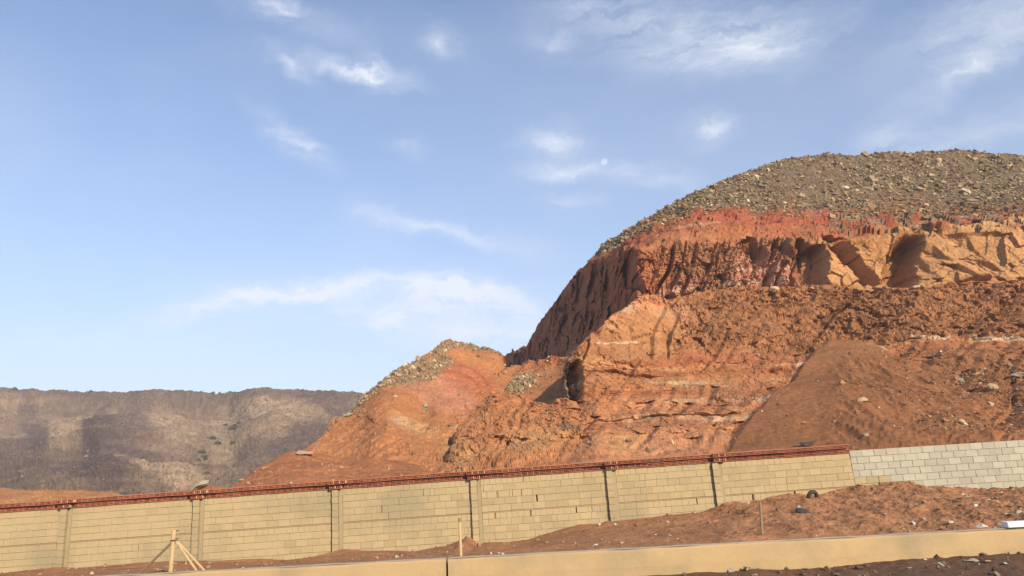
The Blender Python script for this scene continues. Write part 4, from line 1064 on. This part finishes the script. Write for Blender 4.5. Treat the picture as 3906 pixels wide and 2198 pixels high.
# ---- single stones that can be told apart
def rock_mesh(name, size, c, seed, flat=(1, 1, .6), rough=.18, mat=None, block=.5):
    import bmesh
    bm = bmesh.new(); bmesh.ops.create_icosphere(bm, subdivisions=3, radius=1)
    V = np.array([v.co[:] for v in bm.verts])
    g = np.random.default_rng(seed)
    # cut by random planes for an angular, broken look
    for k in range(9):
        d = g.normal(size=3); d /= np.linalg.norm(d); h = g.uniform(.42, .8)
        s = V @ d; over = s > h; V[over] -= np.outer(s[over] - h, d)
    V *= np.array(flat) * size * .5
    V += (fbm(V, 2.2 / size, 4, seed)[:, None] * .06 * size)
    for v, q in zip(bm.verts, V): v.co = q
    me = bpy.data.meshes.new(name); bm.to_mesh(me); bm.free(); me.materials.append(mat)
    return me
def rock_mat(name, c, c2=None): return solid_mat(name, c, .92, .3, 3.0, .08, .6, .03, c2=c2)
RM = {'tan': rock_mat('tan_rock', (.60, .42, .25)), 'pink': rock_mat('pink_rock', (.56, .33, .22)), 'grey': rock_mat('grey_rock', (.42, .37, .27), (.2, .17, .12)),
      'cream': rock_mat('cream_rock', (.72, .62, .42)), 'orange': rock_mat('orange_rock', (.52, .28, .14)), 'dark': rock_mat('dark_rock', (.12, .09, .07)), 'white': rock_mat('white_rubble', (.62, .58, .50))}
def surf(S, x, y):
    """surface point of a sheet under survey position (x, y)"""
    P = S['P'][S['nb']:]; q = P - CAM
    zc = q @ fw; u = (q @ rt) / zc * FPX / K + CX / K; w = -(q @ up) / zc * FPX / K + CY / K
    i = np.argmin((u - x) ** 2 + (w - y) ** 2); return P.reshape(-1, 3)[i]
def rock(p, wpx, flat, mk, label, seed, rot=(0, 0, 0), name='boulder', cat='boulder', group=None, lift=.25):
    p = np.array(p, float); d = float((p - CAM) @ fw); size = wpx / FPX * d
    me = rock_mesh(name, size, None, seed, flat, mat=RM[mk])
    o = bpy.data.objects.new(name, me); col.objects.link(o); o.rotation_euler = rot
    o.location = (float(p[0]), float(p[1]) - size * .2, float(p[2]) + size * flat[2] * .5 * lift)
    tag(o, label, cat, group); return o
rock(surf(E, 2493, 980), 46, (1, .9, .85), 'tan', 'squarish tan boulder at upper right of the brown slope, casting a long shadow', 1, (.2, .3, .4))
rock(surf(E, 2171, 1009), 50, (1, .8, .45), 'tan', 'flat tan boulder alone in the middle of the smooth brown talus', 2, (.3, 0, .1))
rock(surf(E, 2418, 1063), 40, (1, .8, .62), 'tan', 'pointed tan boulder low on the brown slope above the grey wall', 3, (.4, .2, .5))
rock(surf(E, 2174, 1099), 28, (1, .8, .7), 'grey', 'small rounded boulder just above the right end of the coping', 4)
rock(surf(E, 2555, 948), 60, (1.3, .7, .35), 'grey', 'long grey slab half out of the slope at the right edge', 5, (0, 0, .1))
rock(surf(E, 2455, 945), 34, (1, .8, .5), 'tan', 'pale flat stone in the stone cluster, upper middle one', 6)
rock(surf(E, 2415, 960), 28, (1, .8, .8), 'grey', 'grey stone at the left end of the stone cluster on the brown slope', 7)
rock(surf(E, 1945, 735), 44, (1, .8, .75), 'tan', 'dark sided boulder lying at the foot of the pink strata', 8)
rock(surf(E, 2040, 728), 30, (1, .8, .6), 'orange', 'orange boulder at the foot of the first dark alcove', 9)
rock(surf(E, 2210, 728), 50, (1.2, .8, .45), 'orange', 'flat orange slab fallen below the widest dark alcove', 10)
rock(surf(E, 2300, 722), 40, (1.2, .8, .45), 'tan', 'tan slab at the foot of the smooth sandstone block', 11)
rock(surf(D, 2361, 410), 32, (1, .8, .8), 'tan', 'large pale boulder standing near the crest of the rubble cap', 12)
rock(surf(D, 2336, 460), 26, (1, .8, .5), 'tan', 'pale flat stone lower on the rubble cap below the crest boulder', 13)
rock(surf(G, 1073, 1023), 26, (1, .8, .85), 'grey', 'grey boulder alone on the orange slope of the knoll', 14)
rock(surf(G, 1017, 919), 28, (1.1, .7, .5), 'cream', 'pale cream slab on the crest side of the knoll rubble', 15, (.3, -.5, 0))
rock(surf(G, 1003, 947), 24, (1.1, .8, .7), 'tan', 'tan boulder in the knoll rubble below the cream slab', 16)
rock(surf(G, 880, 1047), 40, (1.4, .8, .45), 'grey', 'grey outcrop slab on the left skyline of the knoll', 17, (0, -.5, 0))
rock(surf(H, 773, 1142), 64, (1.3, .8, .42), 'pink', 'pink flat slab lying on top of the dirt heap', 18)
rock(surf(H, 858, 1178), 20, (1.3, .8, .9), 'orange', 'stubby orange stone on the right shoulder of the dirt heap', 19)
rock(surf(H, 668, 1180), 24, (1.2, .8, .6), 'orange', 'orange stone on the left flank of the dirt heap', 20)
rock(surf(I_, 505, 1230), 60, (1.35, .8, .5), 'grey', 'oval grey green boulder just behind the coping at left', 21, (.1, -.35, .2), lift=.7)
rock(surf(H, 610, 1208) , 22, (1.3, .8, .5), 'pink', 'small pale stone at the foot of the dirt heap against the far ridge', 22)

def on_bank(px, py):
    """where the line of sight through a photo pixel meets the bank"""
    d = px_dir(np.array(px, float), np.array(py, float))
    q = BANK - CAM; zc = q @ fw; u = (q @ rt) / zc * FPX + CX; w = -(q @ up) / zc * FPX + CY
    dd = (u - px) ** 2 + (w - py) ** 2; i = np.argmin(dd); return BANK.reshape(-1, 3)[i]
def on_verge(px, py):
    q = VERGE - CAM; zc = q @ fw; zc[zc < .5] = .5; u = (q @ rt) / zc * FPX + CX; w = -(q @ up) / zc * FPX + CY
    i = np.argmin((u - px) ** 2 + (w - py) ** 2); return VERGE.reshape(-1, 3)[i]
bits = [(2269, 2079, 26, 'white', 'squared grey block fragment lying on the dirt right of the thin post'), (2374, 2070, 20, 'grey', 'grey stone right of the block fragment on the dirt strip'),
        (2283, 2005, 34, 'cream', 'white broken block lump at the wall foot left of the fifth pilaster'), (2545, 1993, 16, 'white', 'white chip below the wall between the last two pilasters'),
        (1440, 2126, 15, 'cream', 'small cream chip on the dirt above the barrier, left of the thin post'), (3484, 2002, 26, 'white', 'pale upright chip on the bank below the left half of the grey wall'),
        (3618, 1995, 28, 'white', 'flat pale block chip on the bank below the middle of the grey wall'), (3770, 1914, 32, 'white', 'flat grey block lying on the upper bank near the right edge'),
        (3705, 1905, 34, 'grey', 'long grey shard on the upper bank under the grey wall'), (3717, 1931, 26, 'white', 'narrow pale shard just below the long grey shard'),
        (3671, 1886, 14, 'white', 'tiny white chip under the grey wall'), (3740, 2010, 48, 'white', 'thin curved pale scrap behind the barrier near the white slab'),
        (3810, 2000, 26, 'grey', 'grey stone just left of the white slab on the barrier'), (3655, 2008, 18, 'white', 'small white stone behind the barrier'),
        (3830, 1963, 20, 'tan', 'tan stone on the lower bank at right'), (3880, 1958, 44, 'grey', 'grey rock pile lump on the bank by the right edge'),
        (3580, 2022, 30, 'dark', 'dark stone against the barrier top'), (2930, 1907, 16, 'white', 'white chip on the bank under the wall, right of the last pilaster'),
        (2850, 1922, 18, 'white', 'white chip on the bank crest next to the last pilaster'), (265, 2172, 18, 'white', 'white stone at the wall foot beside the leftmost pilaster'),
        (2085, 2070, 20, 'orange', 'orange clod on the dirt below the fourth panel'), (2050, 2060, 26, 'orange', 'large orange clod below the wall foot'),
        (1000, 2168, 16, 'orange', 'small clod on the dirt right of the braces'), (2450, 2120, 22, 'white', 'thin pale scrap lying just above the barrier'),
        (2500, 2040, 12, 'white', 'small white chip in the middle of the dirt strip')]
for k, (a, b, wd, mk, lab) in enumerate(bits):
    rock(on_bank(a, b), wd, (1.1, .8, .5), mk, lab, 60 + k, (random.uniform(-.3, .3), random.uniform(-.3, .3), random.uniform(0, 3)), 'stone', 'stone')
vb = [(2880, 2193, 26, 'white', 'grey white stone in front of the barrier, leftmost on the dark verge'), (2990, 2170, 40, 'grey', 'grey stone half buried at the barrier foot'), (3075, 2164, 22, 'grey', 'round grey stone beside the half buried one'),
      (3225, 2149, 30, 'white', 'thin white scrap lying at the barrier foot'), (3802, 2111, 44, 'tan', 'pale tan stone against the barrier near the right edge'), (3700, 2140, 50, 'grey', 'broad grey stone on the dark verge at right'),
      (3825, 2150, 30, 'white', 'bright white lump on the dark verge'), (3530, 2137, 20, 'white', 'thin white sliver on the dark verge'), (3460, 2165, 26, 'grey', 'flat grey chip low on the dark verge'), (3760, 2143, 26, 'tan', 'small pale chip between two larger stones on the verge')]
for k, (a, b, wd, mk, lab) in enumerate(vb):
    rock(on_verge(a, b), wd, (1.2, .8, .35), mk, lab, 100 + k, (random.uniform(-.2, .2), random.uniform(-.2, .2), random.uniform(0, 3)), 'stone', 'stone')

# ------------------------------------------------------------------ posts
M_wood = solid_mat('pale_painted_timber', (.66, .47, .25), .75, .25, 6, .05, .3, .004)
M_wood2 = solid_mat('weathered_timber', (.36, .27, .16), .85, .3, 8, .05, .4, .004)
M_wire = solid_mat('tie_wire', (.10, .07, .05), .6, .2, 8, 0, .1, .002)
def braced_post():
    Y = 17.3
    def q(px, py, y=Y): return at(px, py, y)
    root = bpy.data.objects.new('braced_post', None); col.objects.link(root)
    t = q(664, 2022); b = np.array([t[0] - .0, Y, 0]); foot = q(648, 2190); b = foot.copy(); b[2] -= .7
    root.location = tuple(float(v) for v in b)
    o_ = Vector(b)
    def rel(p): return Vector(tuple(float(v) for v in p)) - o_
    MB().tube(rel(b), rel(t), .052, .05, 12).build('post', M_wood, root)
    j = q(660, 2062)
    fl_ = q(530, 2192); fl_[2] -= .45; fl_[0] -= .25
    br = [(q(655, 2070, Y + .03), q(512, 2210, Y + .5), M_wood2, .028), (q(672, 2066, Y - .02), q(762, 2195, Y - .25), M_wood, .026), (q(676, 2066, Y + .04), q(806, 2205, Y + .3), M_wood, .026)]
    for (a, c, mt, r) in br:
        a = Vector(tuple(map(float, a))); c = Vector(tuple(map(float, c)))
        MB().tube(a - o_, c - o_, r, r, 8).build('brace', mt, root)
    MB().tube(rel(q(650, 2063, Y - .06)), rel(q(679, 2060, Y - .06)), .013, .011, 6).build('tie', M_wire, root)
    for py in (2027, 2056, 2090, 2123, 2151):
        k = py / 2100
        a = q(662 - (py - 2022) * .1, py); c = q(683 - (py - 2022) * .06, py - 3)
        MB().tube(rel(a), rel(c), .013, .010, 6).build('peg', M_wood if py > 2060 else M_wire, root)
    tag(root, 'short pale round post with pegs held by three slanting braces behind the barrier at left', 'post')
braced_post()
def stake(px, py0, py1, Y, w, label, mt, lean=0):
    t = at(px, py0, Y); b = at(px + lean, py1, Y); b[2] -= .35
    root = bpy.data.objects.new('stake', None); col.objects.link(root); root.location = tuple(map(float, b))
    d = Vector(tuple(map(float, t - b)))
    MB().tube((0, 0, 0), d, w, w * .85, 8, 3, .004).build('shaft', mt, root)
    MB().tube(d * .93, d * 1.0, w * 1.05, w * 1.0, 8).build('tip', M_wood2, root)
    tag(root, label, 'post', 'thin stakes standing behind the barrier')
stake(1753, 1976, 2127, 17.6, .036, 'thin pale upright stake in front of the wall, right of the barrier joint', M_wood, 5)
stake(2899, 1915, 2070, 17.6, .034, 'thin grey stake against the bank, below the right part of the beige wall', M_wood2, 6)

# white slab lying on the barrier at the right edge
p = at(3870, 2004, BAR_Y + .0)
M_white = solid_mat('white_foam', (1.05, 1.06, 1.05), .6, .2, 5, 0, .15, .004, c2=(.95, .96, .95))
ws = bpy.data.objects.new('white_slab', None); col.objects.link(ws)
xl = float(at(3834, 2004, BAR_Y)[0]); zl = float(np.polyval(bz_fit, xl)) + .026
ws.location = (xl, BAR_Y, zl); ws.rotation_euler = (0, -math.atan(bz_fit[0]), 0)
MB().box(0, 1.25, -.10, .14, 0, .115, .004).build('body', M_white, ws, .012)
tag(ws, 'white rectangular slab lying along the barrier top at the right edge', 'slab')

# half buried old tyre and a dark rag on the bank
M_rub = solid_mat('old_rubber', (.06, .058, .055), .8, .3, 6, 0, .5, .01, c2=(.12, .09, .07))
def tyre():
    p = on_bank(3098, 1896); 
    mb = MB(); n = 28; m_ = 12; Rr, r = .145, .062; s = len(mb.v)
    for i in range(n):
        a = 2 * math.pi * i / n
        for j in range(m_):
            b = 2 * math.pi * j / m_; rr = Rr + r * math.cos(b) * (.9 + .1 * (i % 2)); mb.v.append((rr * math.cos(a), r * 1.1 * math.sin(b), rr * math.sin(a)))
    for i in range(n):
        for j in range(m_): mb.f.append((i*m_+j, ((i+1)%n)*m_+j, ((i+1)%n)*m_+(j+1)%m_, i*m_+(j+1)%m_))
    o = mb.build('half_buried_tyre', M_rub); o.location = (float(p[0]), float(p[1]) - .05, float(p[2]) + .02); o.rotation_euler = (.25, .15, .3)
    tag(o, 'dark rounded arch like a small half buried tyre at the foot of the beige wall', 'tyre')
tyre()
def rag(px, py, w, h, lab, seed):
    p = on_bank(px, py); n = 14; g = np.random.default_rng(seed)
    u, v = np.meshgrid(np.linspace(-1, 1, n), np.linspace(-1, 1, n)); 
    P = np.stack([u * w * (1 - .3 * v * v), v * h * (1 - .25 * u * u) , 0 * u], -1)
    P[..., 2] = .06 * (1 - u * u) * (1 - v * v) + fbm(P * 9, 1, 3, seed) * .035
    for q in P.reshape(-1, 3): pass
    top_ = P.reshape(-1, 3).copy(); bot = top_.copy(); bot[:, 2] -= .02
    V = np.concatenate([top_, bot]); idx = np.arange(n * n).reshape(n, n)
    F1 = np.stack([idx[:-1, :-1], idx[:-1, 1:], idx[1:, 1:], idx[1:, :-1]], -1).reshape(-1, 4)
    o = mesh_np('rag', V, np.concatenate([F1, F1[:, ::-1] + n * n]), M_rub, smooth=True)
    o.location = (float(p[0]), float(p[1]), float(p[2]) + .03); o.rotation_euler = (.35, .35, -.5); tag(o, lab, 'rag')
rag(3064, 1955, .20, .13, 'crumpled black rag or bag on the bank below the half buried tyre', 31)

# dark tarp scrap on top of the slope just above the coping
pT = surf(E, 2050, 1118)
tb = rock(surf(E, 2030, 1122), 60, (1.6, .8, .4), 'dark', 'dark crumpled debris just above the right part of the coping', 140, name='debris', cat='debris', lift=.6)

# ------------------------------------------------------------------ bushes on the far ridge
M_leaf = solid_mat('dry_green_leaves', (.10, .12, .055), .9, .3, .8, .25, .2, .05, c2=(.06, .075, .035))
M_twig = solid_mat('grey_twigs', (.16, .12, .09), .9, .2, 3, 0, .2, .02)
def bush(p, w, h, lab, seed, dry=False):
    g = np.random.default_rng(seed); root = bpy.data.objects.new('bush', None); col.objects.link(root)
    root.location = (float(p[0]), float(p[1]) - .5, float(p[2]) - .15); tag(root, lab, 'bush', 'bushes dotted over the far ridge')
    n = 220 if not dry else 110
    d = g.normal(size=(n, 3)); d /= np.linalg.norm(d, axis=1)[:, None]; d[:, 2] = np.abs(d[:, 2])
    c = d * (g.uniform(.35, 1, (n, 1)) ** .6) * np.array([w * .5, w * .45, h]) * (1 + .3 * noise(d, 2, seed)[:, None])
    q = g.normal(size=(n, 4, 3)); s = w * .085
    base = np.array([[-1, -1, 0], [1, -1, 0], [1, 1, 0], [-1, 1, 0]]) * s
    a = g.normal(size=(n, 3, 3)); a, _ = np.linalg.qr(a)
    V = np.einsum('nij,kj->nki', a, base) + c[:, None]
    V += g.uniform(-.3, .3, V.shape) * s
    o = mesh_np('foliage', V.reshape(-1, 3), np.arange(n * 4).reshape(n, 4), M_leaf if not dry else M_twig); o.parent = root
    mb = MB()
    for k in range(5):
        an = k * 1.26; mb.tube((0, 0, 0), (math.cos(an) * w * .25, math.sin(an) * w * .2, h * .7), w * .025, w * .01, 5)
    t = mb.build('stem', M_twig, root)
bl = [(590, 1075, 22, 'largest pale green bush in the line climbing the far ridge'), (568, 1068, 12, 'small bush left of the largest bush on the far ridge'), (602, 1062, 12, 'small bush just above the largest bush'),
      (548, 1113, 16, 'round green bush halfway up the gully of the far ridge'), (537, 1103, 18, 'flat bush left of the gully centre'), (510, 1136, 18, 'upper one of the pair of bushes low in the gully'),
      (514, 1150, 20, 'lower one of the pair of bushes low in the gully'), (502, 1158, 12, 'little bush left below the pair'), (513, 1172, 14, 'bush alone below the pair in the gully'), (523, 1188, 14, 'lowest green bush of the gully line'),
      (212, 1058, 14, 'dark bush alone on the left face of the far ridge'), (581, 1045, 11, 'small bush near the pale outcrop of the far ridge'), (547, 1228, 18, 'bush behind the dirt heap foot'), (586, 1110, 12, 'small bush right of the gully, mid slope')]
for k, (x, y, w, lab) in enumerate(bl):
    p = surf(J, x, y + 3); d = float((p - CAM) @ fw); s = w * K / FPX * d; bush(p, s, s * .42, lab, 300 + k)
for k, (x, w, lab) in enumerate(((38, 13, 'twiggy shrub on the far skyline nearest the left edge'), (229, 11, 'shrub on the far skyline left of the first dip'), (537, 10, 'tiny shrub on the far skyline left of the middle'), (552, 8, 'tiny shrub on the far skyline right beside another'), (762, 7, 'small shrub on the far skyline left of the knoll'))):
    p = surf(J, x, np.interp(x, [a[0] for a in jt], [a[1] for a in jt])); d = float((p - CAM) @ fw); s = w * K / FPX * d; bush(p, s, s * .55, lab, 340 + k, True)

# ------------------------------------------------------------------ moon
def moon():
    d = px_dir(np.array(2305.0), np.array(618.0)); d /= np.linalg.norm(d); dist = 9000.0
    import bmesh
    bm = bmesh.new(); bmesh.ops.create_uvsphere(bm, u_segments=32, v_segments=20, radius=dist * math.tan(R(.27)))
    me = bpy.data.meshes.new('moon'); bm.to_mesh(me); bm.free()
    for p in me.polygons: p.use_smooth = True
    m = bpy.data.materials.new('moonlit_dust'); m.use_nodes = True; N = m.node_tree.nodes; L = m.node_tree.links; N.clear()
    o = N.new('ShaderNodeOutputMaterial'); a = N.new('ShaderNodeAddShader'); t = N.new('ShaderNodeBsdfTransparent'); df = N.new('ShaderNodeBsdfDiffuse')
    nz = N.new('ShaderNodeTexNoise'); nz.inputs['Scale'].default_value = .03; tc = N.new('ShaderNodeTexCoord'); L.new(tc.outputs['Object'], nz.inputs['Vector'])
    rp = N.new('ShaderNodeMapRange'); rp.inputs['To Min'].default_value = .03; rp.inputs['To Max'].default_value = .10; L.new(nz.outputs['Fac'], rp.inputs['Value'])
    L.new(rp.outputs[0], df.inputs['Color']); L.new(t.outputs[0], a.inputs[0]); L.new(df.outputs[0], a.inputs[1]); L.new(a.outputs[0], o.inputs['Surface'])
    me.materials.append(m); ob = bpy.data.objects.new('moon', me); col.objects.link(ob); ob.location = Vector(CAM + d * dist)
    tag(ob, 'small pale gibbous daytime moon above the thin cloud left of the big hill', 'moon')
moon()

# ------------------------------------------------------------------ air
def haze():
    mb = MB(); mb.box(-950, 950, -400, 1150, -4.2, 175)
    m = bpy.data.materials.new('thin_dusty_air'); m.use_nodes = True; N = m.node_tree.nodes; L = m.node_tree.links; N.clear()
    o = N.new('ShaderNodeOutputMaterial'); v = N.new('ShaderNodeVolumePrincipled')
    v.inputs['Color'].default_value = (.92, .93, .97, 1); v.inputs['Density'].default_value = .00032; v.inputs['Anisotropy'].default_value = 0
    L.new(v.outputs[0], o.inputs['Volume'])
    tag(mb.build('haze', m), kind='stuff')
haze()
